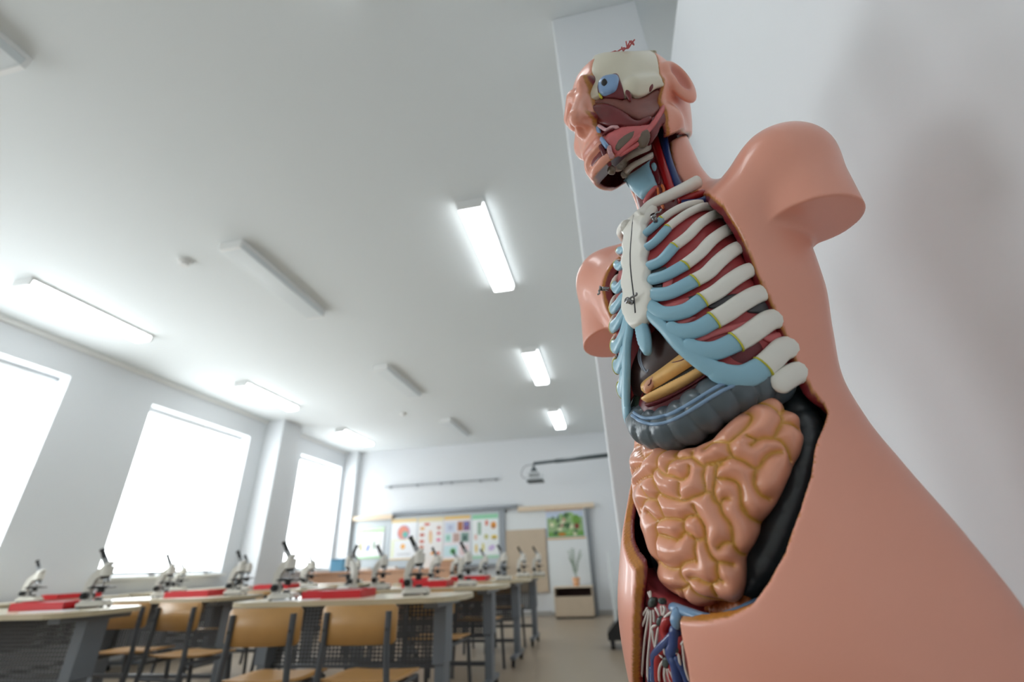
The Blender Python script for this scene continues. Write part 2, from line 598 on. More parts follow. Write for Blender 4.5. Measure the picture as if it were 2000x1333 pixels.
# perforated sheet: real see-through holes in the shader
m_perf = bpy.data.materials.new('perforated_dark_steel'); m_perf.use_nodes = True
_nt = m_perf.node_tree; _b = _nt.nodes['Principled BSDF']; _b.inputs['Base Color'].default_value = srgb(66, 66, 68); _b.inputs['Roughness'].default_value = 0.5
_tc = _nt.nodes.new('ShaderNodeTexCoord'); _mp = _nt.nodes.new('ShaderNodeMapping'); _mp.inputs['Scale'].default_value = (38, 0.0, 46)
_vo = _nt.nodes.new('ShaderNodeTexVoronoi'); _vo.inputs['Scale'].default_value = 1.0; _vo.inputs['Randomness'].default_value = 0.0
_lt = _nt.nodes.new('ShaderNodeMath'); _lt.operation = 'GREATER_THAN'; _lt.inputs[1].default_value = 0.27
_nt.links.new(_tc.outputs['Object'], _mp.inputs['Vector']); _nt.links.new(_mp.outputs[0], _vo.inputs['Vector']); _nt.links.new(_vo.outputs['Distance'], _lt.inputs[0])
_nt.links.new(_lt.outputs[0], _b.inputs['Alpha'])

TZ = 0.765


def round_rect(w, d, r, n=7):
    out = []
    for cx, cy, a0 in ((w - r, d - r, 0), (-w + r, d - r, 90), (-w + r, -d + r, 180), (w - r, -d + r, 270)):
        for k in range(n + 1):
            a = math.radians(a0 + 90 * k / n)
            out.append((cx + r * math.cos(a), cy + r * math.sin(a)))
    return out


def make_desk(label):
    t = thing('school_desk', label, 'desk', (0, 0, 0), 0, 'two-seat school desks')
    W, D = 0.775, 0.29
    bm = bmesh.new()
    prism(bm, round_rect(W - 0.004, D - 0.004, 0.196), 2, TZ - 0.026, TZ)
    obj('tabletop', bm, m_top, t)
    bm = bmesh.new()
    o, i = round_rect(W, D, 0.2), round_rect(W - 0.004, D - 0.004, 0.196)
    n = len(o)
    for z0, z1 in ((TZ - 0.027, TZ + 0.0004),):
        A = [bm.verts.new((p[0], p[1], z0)) for p in o]; B = [bm.verts.new((p[0], p[1], z1)) for p in o]
        Ci = [bm.verts.new((p[0], p[1], z0)) for p in i]; Di = [bm.verts.new((p[0], p[1], z1)) for p in i]
        for k in range(n):
            l = (k + 1) % n
            bm.faces.new((A[k], A[l], B[l], B[k])); bm.faces.new((B[k], B[l], Di[l], Di[k]))
            bm.faces.new((Di[k], Di[l], Ci[l], Ci[k])); bm.faces.new((Ci[k], Ci[l], A[l], A[k]))
    obj('edge_band', bm, m_edge, t)
    for s in (-1, 1):
        x = s * 0.60
        bm = bmesh.new()
        box(bm, x - 0.03, -0.02, 0.09, x + 0.03, 0.09, 0.46, 0.004)
        box(bm, x - 0.04, -0.035, 0.40, x + 0.04, 0.105, TZ - 0.03, 0.004)
        box(bm, x - 0.045, -0.20, TZ - 0.06, x + 0.045, 0.24, TZ - 0.026, 0.004)
        L = obj('leg', bm, m_steel, t)
        bm = bmesh.new(); box(bm, x - 0.028, -0.235, 0.062, x + 0.028, 0.255, 0.098, 0.008); obj('foot_bar', bm, m_steel, L)
        for yy in (-0.21, 0.23):
            bm = bmesh.new()
            cyl(bm, (x - 0.014, yy, 0.027), (x + 0.014, yy, 0.027), 0.027, 14)
            box(bm, x - 0.018, yy - 0.012, 0.03, x + 0.018, yy + 0.012, 0.064, 0.003)
            obj('caster', bm, m_rubber, L)
    bm = bmesh.new(); box(bm, -0.57, 0.055, 0.385, 0.57, 0.0565, TZ - 0.035); obj('modesty_panel', bm, m_perf, t)
    bm = bmesh.new(); box(bm, -0.57, 0.02, 0.18, 0.57, 0.05, 0.21, 0.003); obj('crossbar', bm, m_dark, t)
    bm = bmesh.new(); box(bm, -0.57, 0.045, 0.37, 0.57, 0.065, 0.39, 0.002); box(bm, -0.57, 0.045, TZ - 0.05, 0.57, 0.065, TZ - 0.026, 0.002); obj('panel_frame', bm, m_dark, t)
    return t


def make_chair(label):
    t = thing('school_chair', label, 'chair', (0, 0, 0), 0, 'wooden school chairs')
    bm = bmesh.new()
    g = []
    nx, ny = 10, 8
    for i in range(nx + 1):
        row = []
        for j in range(ny + 1):
            u = i / nx * 2 - 1; v = j / ny * 2 - 1
            k = math.sqrt(max(0, 1 - 0.14 * u * u)) if True else 1
            row.append((u * 0.195 * (1 - 0.06 * v * v), v * 0.19, 0.445 + 0.014 * v ** 3 * (v < 0) * -1 + 0.006 * u * u - 0.016 * max(0, v - .6)))
        g.append(row)
    T = [[bm.verts.new(p) for p in r] for r in g]; B = [[bm.verts.new((p[0], p[1], p[2] - 0.012)) for p in r] for r in g]
    for i in range(nx):
        for j in range(ny):
            bm.faces.new((T[i][j], T[i + 1][j], T[i + 1][j + 1], T[i][j + 1])); bm.faces.new((B[i][j], B[i][j + 1], B[i + 1][j + 1], B[i + 1][j]))
    for i in range(nx):
        bm.faces.new((T[i][0], B[i][0], B[i + 1][0], T[i + 1][0])); bm.faces.new((T[i][ny], T[i + 1][ny], B[i + 1][ny], B[i][ny]))
    for j in range(ny):
        bm.faces.new((T[0][j], T[0][j + 1], B[0][j + 1], B[0][j])); bm.faces.new((T[nx][j], B[nx][j], B[nx][j + 1], T[nx][j + 1]))
    obj('seat', bm, m_ply, t, True)
    # curved plywood backrest (behind = -y)
    bm = bmesh.new()
    outl = round_rect(0.20, 0.083, 0.03, 4)
    def curve(x): return -0.175 - 0.035 * (1 - (x / 0.2) ** 2)
    nseg = 30
    fr, bk = [], []
    for i in range(nseg + 1):
        x = -0.2 + 0.4 * i / nseg
        e = abs(x) - 0.182
        h = 0.083 - (0.018 - math.sqrt(max(0, 0.018 ** 2 - e * e)) if e > 0 else 0)
        yv = curve(x)
        fr.append([bm.verts.new((x, yv, 0.685 + s * h)) for s in (-1, 1)]); bk.append([bm.verts.new((x, yv - 0.011, 0.685 + s * h)) for s in (-1, 1)])
    for i in range(nseg):
        bm.faces.new((fr[i][0], fr[i + 1][0], fr[i + 1][1], fr[i][1])); bm.faces.new((bk[i][0], bk[i][1], bk[i + 1][1], bk[i + 1][0]))
        bm.faces.new((fr[i][1], fr[i + 1][1], bk[i + 1][1], bk[i][1])); bm.faces.new((fr[i][0], bk[i][0], bk[i + 1][0], fr[i + 1][0]))
    bm.faces.new((fr[0][0], fr[0][1], bk[0][1], bk[0][0])); bm.faces.new((fr[-1][0], bk[-1][0], bk[-1][1], fr[-1][1]))
    br = obj('backrest', bm, m_ply, t, True)
    for s in (-1, 1):
        bm = bmesh.new(); cyl(bm, (s * 0.165, -0.212, 0.665), (s * 0.165, -0.219, 0.665), 0.008, 10); obj('bolt', bm, m_rubber, br)
    for s in (-1, 1):
        bm = bmesh.new()
        tube(bm, [(s * 0.185, -0.25, 0.0), (s * 0.18, -0.205, 0.42), (s * 0.165, -0.204, 0.60), (s * 0.165, -0.204, 0.74)], 0.0155, 8, up=(0, -1, 0.05))
        obj('leg', bm, m_dark, t)
        bm = bmesh.new()
        tube(bm, [(s * 0.185, 0.20, 0.0), (s * 0.18, 0.15, 0.42)], 0.015, 8)
        obj('leg', bm, m_dark, t)
        bm = bmesh.new()
        tube(bm, [(s * 0.18, -0.205, 0.415), (s * 0.18, 0.15, 0.415)], 0.011, 8)
        obj('seat_rail', bm, m_dark, t)
    bm = bmesh.new(); tube(bm, [(-0.18, 0.14, 0.40), (0.18, 0.14, 0.40)], 0.010, 8); obj('stretcher', bm, m_dark, t)
    bm = bmesh.new(); tube(bm, [(-0.18, -0.215, 0.33), (0.18, -0.215, 0.33)], 0.010, 8); obj('stretcher', bm, m_dark, t)
    return t


DR = [(-1.70, y) for y in (3.14, 4.33, 5.52, 6.71)]     # right column of desks, front to back of the photo
DL = [(-3.83, y) for y in (2.68, 3.86, 5.04, 6.22)]      # left column
DW = [(-5.52, y) for y in (4.05, 5.75)]                  # desks turned along the window wall
ORD = ['nearest', 'second', 'third', 'farthest']
desk = make_desk('nearest cream-topped desk of the right column, two orange chairs on its near side')
desk.location = (DR[0][0], DR[0][1], 0)
for k in range(1, 4):
    dup(desk, (DR[k][0], DR[k][1], 0), label='cream-topped desk of the right column, %s from the camera' % ['', 'second', 'third', 'fourth and last'][k])
for k in range(4):
    dup(desk, (DL[k][0], DL[k][1], 0), label='cream-topped desk of the left column, %s from the camera' % ['nearest', 'second', 'third', 'fourth and last'][k])
for k in range(2):
    dup(desk, (DW[k][0], DW[k][1], 0), -PI / 2, label='cream-topped desk standing lengthwise along the window wall, %s' % ['nearer one', 'farther one'][k])

CH = [(-1.275, 2.60, 'orange plywood chair in front, right one of the pair at the nearest right-column desk'),
      (-1.80, 2.58, 'orange plywood chair in front, left one of the pair at the nearest right-column desk')]
for k in (1, 2, 3):
    for s, w in ((0.32, 'right'), (-0.32, 'left')):
        CH.append((DR[k][0] + s, DR[k][1] - 0.44, 'orange wooden chair, %s of the pair at the %s desk of the right column' % (w, ['', 'second', 'third', 'last'][k])))
CH.append((-2.96, 3.27, 'orange wooden chair drawn out at the aisle end of the second left-column desk'))
CH.append((-3.62, 3.42, 'orange wooden chair half hidden behind the nearest left-column desk'))
for k in (2, 3):
    for s, w in ((0.33, 'aisle side'), (-0.33, 'window side')):
        CH.append((DL[k][0] + s, DL[k][1] - 0.44, 'orange wooden chair on the %s at the %s desk of the left column' % (w, ['', '', 'third', 'last'][k])))
chair = make_chair(CH[0][2]); chair.location = (CH[0][0], CH[0][1], 0)
for k, (x, y, lb) in enumerate(CH[1:]):
    dup(chair, (x, y, 0), math.radians([4, -5, 3, -3, 6, -2, 2, -8, 5, 3, -4, 2, 1][k % 13]), lb)

# ------------------------------------------------------------------ microscopes (user side is -x)
m_mic = mat('ivory_enamel', (214, 211, 203), 0.35)
m_blk = mat('black_enamel', (30, 31, 33), 0.35)
m_mgrey = mat('grey_collar', (150, 152, 155), 0.3, 0.5)


def make_microscope(label):
    t = thing('microscope', label, 'microscope', (0, 0, 0), 0, 'school microscopes on the desks')
    bm = bmesh.new()
    prism(bm, round_rect(0.088, 0.062, 0.03, 5), 2, 0.010, 0.030)
    prism(bm, round_rect(0.075, 0.052, 0.025, 5), 2, 0.030, 0.042)
    obj('base', bm, m_mic, t)
    bm = bmesh.new()
    for x in (-0.065, 0.065):
        for y in (-0.045, 0.045): cyl(bm, (x, y, 0), (x, y, 0.012), 0.011, 10)
    box(bm, -0.07, -0.045, 0.004, 0.03, 0.045, 0.011)
    obj('feet', bm, m_blk, t)
    # curved arm
    bm = bmesh.new()
    out = smooth_path([(-0.072, 0, 0.035), (-0.082, 0, 0.09), (-0.078, 0, 0.15), (-0.060, 0, 0.20), (-0.02, 0, 0.238)], 14)
    inn = smooth_path([(-0.025, 0, 0.035), (-0.040, 0, 0.085), (-0.040, 0, 0.135), (-0.026, 0, 0.17), (0.01, 0, 0.195)], 14)
    prism(bm, [(p.x, p.z) for p in out] + [(p.x, p.z) for p in inn[::-1]], 1, -0.021, 0.021)
    obj('arm', bm, m_mic, t)
    bm = bmesh.new(); cyl(bm, (0.012, 0, 0.185), (0.012, 0, 0.245), 0.036, 18); cyl(bm, (0.012, 0, 0.245), (0.0, 0, 0.262), 0.036, 18, 0.026); obj('head', bm, m_mic, t)
    bm = bmesh.new(); cyl(bm, (-0.002, 0, 0.252), (-0.026, 0, 0.293), 0.017, 14); tb = obj('eyepiece_tube', bm, m_mgrey, t)
    bm = bmesh.new(); cyl(bm, (-0.026, 0, 0.293), (-0.057, 0, 0.347), 0.0145, 14, 0.0125); cyl(bm, (-0.053, 0, 0.340), (-0.060, 0, 0.352), 0.0165, 14); obj('eyepiece', bm, m_blk, tb)
    bm = bmesh.new(); cyl(bm, (0.012, 0, 0.187), (0.016, 0, 0.168), 0.03, 16, 0.024); tu = obj('turret', bm, m_blk, t)
    for dx, dy, z in ((0.0, 0.0, 0.128), (0.024, 0.008, 0.15), (0.012, -0.022, 0.150)):
        bm = bmesh.new(); cyl(bm, (0.016 + dx * .5, dy * .5, 0.17), (0.016 + dx, dy, z), 0.009, 10, 0.006); obj('objective', bm, m_chrome, tu)
    bm = bmesh.new(); box(bm, -0.042, -0.058, 0.112, 0.072, 0.058, 0.121, 0.002); box(bm, -0.02, -0.07, 0.121, 0.03, 0.05, 0.127); obj('stage', bm, m_blk, t)
    bm = bmesh.new(); cyl(bm, (0.012, 0, 0.085), (0.012, 0, 0.112), 0.02, 14); obj('condenser', bm, m_blk, t)
    bm = bmesh.new(); cyl(bm, (0.014, 0, 0.042), (0.014, 0, 0.058), 0.022, 14); obj('lamp', bm, m_blk, t)
    for s in (-1, 1):
        bm = bmesh.new(); cyl(bm, (-0.055, s * 0.02, 0.072), (-0.055, s * 0.052, 0.072), 0.021, 16); cyl(bm, (-0.055, s * 0.052, 0.072), (-0.055, s * 0.066, 0.072), 0.012, 12); obj('focus_knob', bm, m_blk, t)
    return t


MIC = [  # x, y, turn, label
    (-1.30, 3.20, 10, 'white microscope on the right end of the nearest right-column desk'),
    (-2.17, 3.06, 12, 'backlit grey microscope on the left end of the nearest right-column desk'),
    (-1.30, 4.36, 6, 'white microscope on the right end of the second right-column desk'),
    (-2.05, 4.22, 14, 'white microscope on the middle of the second right-column desk, behind the large red tray'),
    (-2.27, 4.05, 160, 'microscope on the left end of the second right-column desk'),
    (-1.22, 5.50, 5, 'white microscope on the right end of the third right-column desk'),
    (-1.95, 5.36, 0, 'small white microscope on the left of the third right-column desk'),
    (-1.20, 6.62, 4, 'white microscope at the right end of the last right-column desk, left of two'),
    (-1.02, 6.78, 4, 'white microscope at the very end of the last right-column desk, beside the aisle'),
    (-1.75, 6.72, 8, 'small microscope on the middle of the last right-column desk'),
    (-2.15, 6.70, 8, 'small microscope on the left end of the last right-column desk'),
    (-3.40, 2.83, 25, 'large white microscope on the aisle end of the nearest left-column desk'),
    (-4.05, 3.98, 20, 'white microscope on the window end of the second left-column desk'),
    (-3.32, 4.00, 10, 'white microscope on the aisle end of the second left-column desk by the red tray'),
    (-4.06, 5.00, 15, 'microscope on the window end of the third left-column desk, dark against the window'),
    (-3.36, 5.15, 8, 'white microscope on the aisle end of the third left-column desk'),
    (-3.40, 6.25, 8, 'small white microscope on the aisle end of the last left-column desk'),
    (-4.10, 6.20, 8, 'small microscope on the window end of the last left-column desk'),
    (-5.45, 3.90, 22, 'white microscope on the nearer window-wall desk, at the left edge of the photo'),
    (-5.50, 5.60, 15, 'pale microscope on the farther window-wall desk before the bright window'),
]
mic = make_microscope(MIC[0][3]); mic.location = (MIC[0][0], MIC[0][1], TZ); mic.rotation_euler = (0, 0, math.radians(MIC[0][2]))
for x, y, a, lb in MIC[1:]:
    dup(mic, (x, y, TZ), math.radians(a), lb)

# ------------------------------------------------------------------ red trays
m_red = mat('red_plastic', (206, 30, 40), 0.35)
m_grey_lid = mat('pale_grey_lid', (196, 196, 200), 0.4)
m_paper = mat('white_paper', (238, 238, 236), 0.6)


def make_tray(label):
    t = thing('specimen_tray', label, 'tray', (0, 0, 0), 0, 'red trays on the desks')
    W, D, Hh, w = 0.20, 0.125, 0.045, 0.006
    bm = bmesh.new()
    box(bm, -W, -D, 0, W, D, 0.006)
    box(bm, -W, -D, 0, W, -D + w, Hh); box(bm, -W, D - w, 0, W, D, Hh)
    box(bm, -W, -D, 0, -W + w, D, Hh); box(bm, W - w, -D, 0, W, D, Hh)
    obj('box', bm, m_red, t)
    bm = bmesh.new(); box(bm, -W + 0.012, -D + 0.012, 0.006, W - 0.012, D - 0.012, Hh - 0.006, 0.004); obj('insert', bm, m_grey_lid, t)
    for s in (-1, 1):
        bm = bmesh.new(); box(bm, s * W - 0.012, -0.05, Hh - 0.006, s * W + 0.012, 0.05, Hh + 0.004, 0.003); obj('handle', bm, m_red, t)
    return t


TR = [(-1.83, 3.17, 4, 'red tray on the nearest right-column desk between its two microscopes'),
      (-1.66, 4.36, 3, 'red tray on the second right-column desk, behind the white microscope'),
      (-1.62, 5.58, 2, 'red tray on the third right-column desk'),
      (-3.70, 2.82, 4, 'red tray on the nearest left-column desk at the left edge of the photo'),
      (-3.68, 3.95, 6, 'red tray on the second left-column desk'),
      (-3.72, 5.10, 6, 'red tray on the third left-column desk'),
      (-2.25, 5.62, 4, 'red tray on the left of the third right-column desk'),
      (-5.48, 4.30, 85, 'red tray on the nearer desk at the window wall')]
tray = make_tray(TR[0][3]); tray.location = (TR[0][0], TR[0][1], TZ); tray.rotation_euler = (0, 0, math.radians(TR[0][2]))
for x, y, a, lb in TR[1:]:
    dup(tray, (x, y, TZ), math.radians(a), lb)
m_book = mat('pale_workbook', (232, 233, 236), 0.25)
for x, y, a, lb in ((-2.02, 2.98, 8, 'glossy white sheet at the near edge of the nearest right-column desk'),
                    (-3.42, 2.58, 10, 'glossy white sheet at the near edge of the nearest left-column desk'),
                    (-1.92, 6.55, 3, 'white sheet on the last right-column desk')):
    bm = bmesh.new(); box(bm, -0.14, -0.05, 0, 0.14, 0.05, 0.004, 0.001)
    o = tag(obj('paper_sheet', bm, m_book), lb, 'paper', 'white sheets on desks'); o.location = (x, y, TZ); o.rotation_euler = (0, 0, math.radians(a))

# ================================================================== THE BOARD WALL
m_beech = mat('pale_beech', (222, 203, 178), 0.4, noise=0.05, scale=8)
m_beech2 = mat('beech_panel', (196, 178, 155), 0.4, noise=0.06, scale=8)
m_board = mat('pale_blue_grey_board', (199, 208, 213), 0.3)
m_wboard = mat('white_board_enamel', (228, 232, 233), 0.2)
m_alu = mat('grey_aluminium', (140, 145, 150), 0.35, 0.6)

bd = thing('classroom_board', 'long pale blue-grey folding board on the front wall hung with posters', 'board', (-3.1, YF, 0))
P = lambda name, bm, m: obj(name, bm, m, bd)
bx = lambda x0, z0, x1, z1, d0, d1, bev=0.003: (lambda b: (box(b, x0 + 3.1, -d1, z0, x1 + 3.1, -d0, z1, bev), b)[1])(bmesh.new())
P('board_panel', bx(-5.55, 0.93, -4.66, 1.88, 0.015, 0.04), m_board)
P('board_panel', bx(-4.64, 0.93, -2.14, 1.92, 0.02, 0.05), m_board)
P('top_rail', bx(-4.62, 1.95, -1.84, 2.02, 0.0, 0.12), m_alu)
P('end_rail', bx(-5.56, 1.88, -4.62, 1.975, 0.0, 0.11), m_beech)
P('end_rail', bx(-1.84, 1.875, -0.27, 1.965, 0.0, 0.12), m_beech)
P('frame_post', bx(-2.24, 0.05, -2.12, 1.95, 0.02, 0.07), m_alu)
P('frame_post', bx(-0.47, 0.0, -0.39, 1.875, 0.0, 0.08), m_alu)
P('white_panel', bx(-2.12, 1.53, -1.27, 1.87, 0.01, 0.04), m_wboard)
P('white_panel', bx(-1.27, 0.06, -0.47, 1.87, 0.01, 0.045), m_wboard)
P('beech_panel', bx(-2.12, 0.40, -1.30, 1.53, 0.01, 0.06), m_beech2)
P('chalk_ledge', bx(-4.64, 0.87, -2.14, 0.93, 0.0, 0.10), m_alu)

# ------------------------------------------------------------------ posters (flat prints)
_ink = {}


def ink(rgb):
    if rgb not in _ink: _ink[rgb] = mat('print_%d_%d_%d' % rgb, rgb, 0.5)
    return _ink[rgb]


def poster(label, x0, x1, z0, z1, prints, paper=(240, 241, 240), strip=None):
    """prints: (shape, u, v, w, h, colour, turn) in fractions of the sheet"""
    t = thing('wall_poster', label, 'poster', ((x0 + x1) / 2, YF - 0.055, (z0 + z1) / 2), 0, 'posters on the classroom board')
    W, Hh = x1 - x0, z1 - z0
    bm = bmesh.new(); mats = [ink(paper)]
    box(bm, -W / 2, -0.0015, -Hh / 2, W / 2, 0.0015, Hh / 2)
    lvl = 0
    for shape, u, v, w, h, c, a in prints:
        m = ink(c)
        if m not in mats: mats.append(m)
        mi = mats.index(m); lvl += 1
        yv = -0.0018 - lvl * 0.00006
        cx, cz = (u - .5) * W, (v - .5) * Hh
        n = 4 if shape == 'r' else 16
        vs = []
        for k in range(n):
            if shape == 'r': p = [(-1, -1), (1, -1), (1, 1), (-1, 1)][k]
            else: p = (math.cos(2 * PI * k / n), math.sin(2 * PI * k / n))
            px, pz = p[0] * w * W / 2, p[1] * h * Hh / 2
            ca, sa = math.cos(math.radians(a)), math.sin(math.radians(a))
            vs.append(bm.verts.new((cx + px * ca - pz * sa, yv, cz + px * sa + pz * ca)))
        f = bm.faces.new(vs); f.material_index = mi
    me = bpy.data.meshes.new('sheet'); bm.to_mesh(me); bm.free()
    link_mesh('sheet', me, mats, t, False)
    for z in (Hh / 2, -Hh / 2):
        b2 = bmesh.new(); box(b2, -W / 2, -0.006, z - 0.012, W / 2, 0.004, z + 0.012, 0.002)
        obj('hanging_strip', b2, ink(strip or (214, 190, 150)), t)
    return t


G = (168, 214, 140)
poster('white poster with a green bar and four drawings of microorganisms, left end of board', -5.42, -4.80, 1.13, 1.72,
       [('r', .5, .90, .98, .07, G, 0), ('r', .06, .90, .08, .07, (226, 150, 110), 0), ('r', .5, .90, .7, .02, (90, 130, 70), 0), ('e', .16, .38, .12, .34, (196, 190, 150), 8), ('e', .17, .36, .05, .2, (170, 160, 110), 8),
        ('e', .44, .33, .09, .26, (70, 105, 190), -22), ('e', .66, .42, .08, .32, (150, 178, 150), 4), ('e', .66, .42, .03, .2, (80, 120, 90), 4), ('e', .88, .52, .06, .28, (196, 205, 180), 0), ('r', .5, .03, .96, .05, (180, 222, 190), 0)], (246, 248, 250), (190, 224, 180))
poster('white poster with a large pink and teal cell circle above a small orange disc', -4.64, -4.06, 1.08, 1.86,
       [('r', .5, .96, 1, .08, (238, 214, 160), 0), ('e', .5, .66, .50, .38, (196, 160, 190), 0), ('e', .48, .67, .42, .32, (230, 150, 130), 0), ('e', .56, .61, .22, .16, (110, 190, 180), 0), ('r', .5, .48, .95, .02, (240, 238, 190), 0), ('e', .5, .31, .17, .13, (244, 180, 80), 0), ('r', .1, .25, .12, .4, (238, 244, 214), 0), ('r', .55, .12, .5, .03, (200, 205, 210), 0)], (242, 245, 248), (236, 208, 160))
poster('poster with two columns of small orange and pink drawings around a long bone shape', -4.03, -3.47, 1.07, 1.86,
       [('r', .5, .95, 1, .09, (232, 220, 178), 0)] + [('e', .18, z, .19, .085, c, 0) for z, c in ((.74, (222, 170, 100)), (.58, (190, 90, 70)), (.42, (200, 100, 80)), (.28, (196, 120, 90)))] +
       [('e', .36, .84, .24, .07, (206, 90, 60), 0), ('e', .52, .52, .14, .34, (232, 200, 150), 3), ('e', .52, .62, .08, .12, (226, 170, 130), 0)] + [('e', .84, z, .16, .08, c, 0) for z, c in ((.74, (190, 120, 100)), (.60, (210, 110, 120)), (.44, (220, 100, 150)), (.12, (210, 110, 80)))] + [('e', .62, .12, .16, .08, (236, 160, 70), 0)], (240, 238, 236), (226, 200, 160))
poster('poster with a grid of pale blue, brown and green pictures under an orange strip', -3.45, -2.87, 1.03, 1.86,
       [('r', .5, .96, 1, .07, (232, 200, 130), 0), ('r', .25, .74, .40, .24, (206, 216, 232), 0), ('e', .25, .74, .18, .12, (180, 186, 210), 0), ('r', .62, .76, .20, .22, (176, 110, 70), 0), ('r', .86, .76, .24, .22, (130, 96, 140), 0), ('e', .86, .80, .12, .08, (110, 130, 200), 0),
        ('r', .17, .50, .26, .20, (196, 226, 222), 0), ('e', .17, .50, .12, .12, (130, 190, 170), 0), ('r', .48, .50, .24, .20, (190, 160, 150), 0), ('r', .80, .50, .30, .22, (130, 160, 150), 0), ('e', .80, .48, .18, .14, (66, 96, 90), 0), ('r', .28, .20, .50, .24, (206, 232, 236), 0), ('e', .36, .19, .22, .14, (96, 176, 110), 0), ('r', .78, .20, .3, .2, (232, 206, 206), 0)], (236, 232, 236), (228, 190, 120))
poster('poster with a green top strip and yellow, orange and violet drawings', -2.83, -2.27, 1.04, 1.86,
       [('r', .5, .95, 1, .10, (150, 214, 176), 0), ('r', .28, .68, .14, .30, (150, 180, 160), 0), ('e', .56, .80, .12, .14, (220, 120, 90), 0), ('e', .82, .74, .22, .17, (224, 150, 60), 0), ('e', .82, .70, .1, .06, (140, 80, 50), 0), ('e', .14, .48, .12, .14, (226, 190, 180), 0), ('e', .54, .48, .16, .12, (190, 190, 120), 20), ('e', .84, .46, .24, .10, (226, 196, 70), 0), ('e', .84, .44, .1, .05, (120, 96, 50), 0),
        ('e', .16, .22, .10, .20, (226, 196, 100), 0), ('e', .42, .24, .10, .20, (214, 206, 120), 0), ('e', .74, .22, .26, .12, (206, 186, 226), 25), ('r', .5, .03, 1, .05, (176, 216, 190), 0)], (238, 243, 243), (170, 216, 186))
_g = [('r', .5, .44, .94, .78, (150, 180, 130), 0), ('r', .5, .80, .94, .16, (196, 212, 232), 0), ('r', .5, .14, .94, .18, (110, 160, 80), 0)]
_rr = random.Random(3)
for k in range(46):
    c = _rr.choice([(70, 110, 66), (96, 140, 80), (226, 226, 190), (120, 160, 110), (60, 90, 70), (200, 160, 140), (150, 190, 120), (90, 120, 110)])
    _g.append(('e', _rr.uniform(.12, .88), _rr.uniform(.16, .86), _rr.uniform(.05, .14), _rr.uniform(.08, .22), c, _rr.uniform(-30, 30)))
_g += [('e', .40, .14, .2, .10, (206, 120, 50), 0), ('e', .80, .62, .2, .36, (110, 156, 66), 0), ('e', .80, .40, .14, .2, (130, 66, 50), 0)]
poster('landscape picture of green flowering trees hanging on the white right-hand panel', -1.27, -0.50, 1.33, 1.87, _g, (206, 214, 232), (226, 178, 110))

# hanging rail above the board
t = thing('hanging_rail', 'thin grey hanging rail high on the front wall above the board', 'rail', (-3.55, YF, 2.57))
bm = bmesh.new(); box(bm, -1.32, -0.07, -0.012, 1.32, -0.045, 0.012, 0.003); obj('rail', bm, m_alu, t)
for x in (-1.2, -0.55, 0.0, 0.25, 0.9, 1.25):
    bm = bmesh.new(); box(bm, x - 0.02, -0.06, -0.03, x + 0.02, 0, 0.02, 0.003); obj('bracket', bm, m_alu, t)

# ------------------------------------------------------------------ projector on its arm
m_ddark = mat('dark_slate_metal', (62, 72, 76), 0.4)
m_pwhite = mat('white_projector_plastic', (214, 218, 220), 0.4)
pa = at_y(1042, 906, 8.9); pb = at_x(1172, 889, XR)
pb = Vector((XR, 8.66, pa.z))
pb = pa + (pb - pa) * ((XN - pa.x) / (pb.x - pa.x))
t = thing('projector_mount', 'long dark grey projector arm reaching out from the right wall', 'arm', pa)
d = pb - pa
bm = bmesh.new(); tube(bm, [(0, 0, 0), d * 0.25], 0.030, 4); obj('inner_arm', bm, m_ddark, t)
bm = bmesh.new(); tube(bm, [d * 0.22, d * 0.985], 0.040, 4); obj('outer_arm', bm, m_ddark, t)
bm = bmesh.new(); box(bm, d.x - 0.03, d.y - 0.10, d.z - 0.10, d.x, d.y + 0.10, d.z + 0.10, 0.005); obj('wall_plate', bm, m_ddark, t)
bm = bmesh.new(); cyl(bm, (0, 0, -0.02), (0, 0, -0.12), 0.016, 10); cyl(bm, (0, 0, -0.06), (0, 0, -0.17), 0.02, 4, 0.085); obj('mount_bracket', bm, m_ddark, t)
pr = thing('projector', 'small white projector hanging under the dark arm', 'projector', (pa.x + 0.02, pa.y, pa.z - 0.171))
bm = bmesh.new(); box(bm, -0.15, -0.14, -0.15, 0.15, 0.14, 0.0, 0.02); obj('case', bm, m_pwhite, pr)
bm = bmesh.new(); box(bm, -0.155, -0.145, -0.185, 0.155, 0.145, -0.152, 0.006); obj('bottom_cover', bm, m_ddark, pr)
bm = bmesh.new()
for k in range(5): box(bm, -0.10, -0.1435, -0.11 + k * 0.018, 0.10, -0.139, -0.102 + k * 0.018)
obj('vent', bm, m_dark, pr)
bm = bmesh.new(); cyl(bm, (0, 0.13, -0.08), (0, 0.17, -0.08), 0.03, 14); obj('lens', bm, m_blk, pr)
bm = bmesh.new(); tube(bm, smooth_path([(-0.02, -0.02, 0.15), (-0.18, -0.02, 0.13), (-0.26, -0.02, 0.02), (-0.24, -0.02, -0.08), (-0.14, -0.02, -0.10)], 22), 0.006, 6)
cb = obj('cable', bm, m_ddark, pr, True)

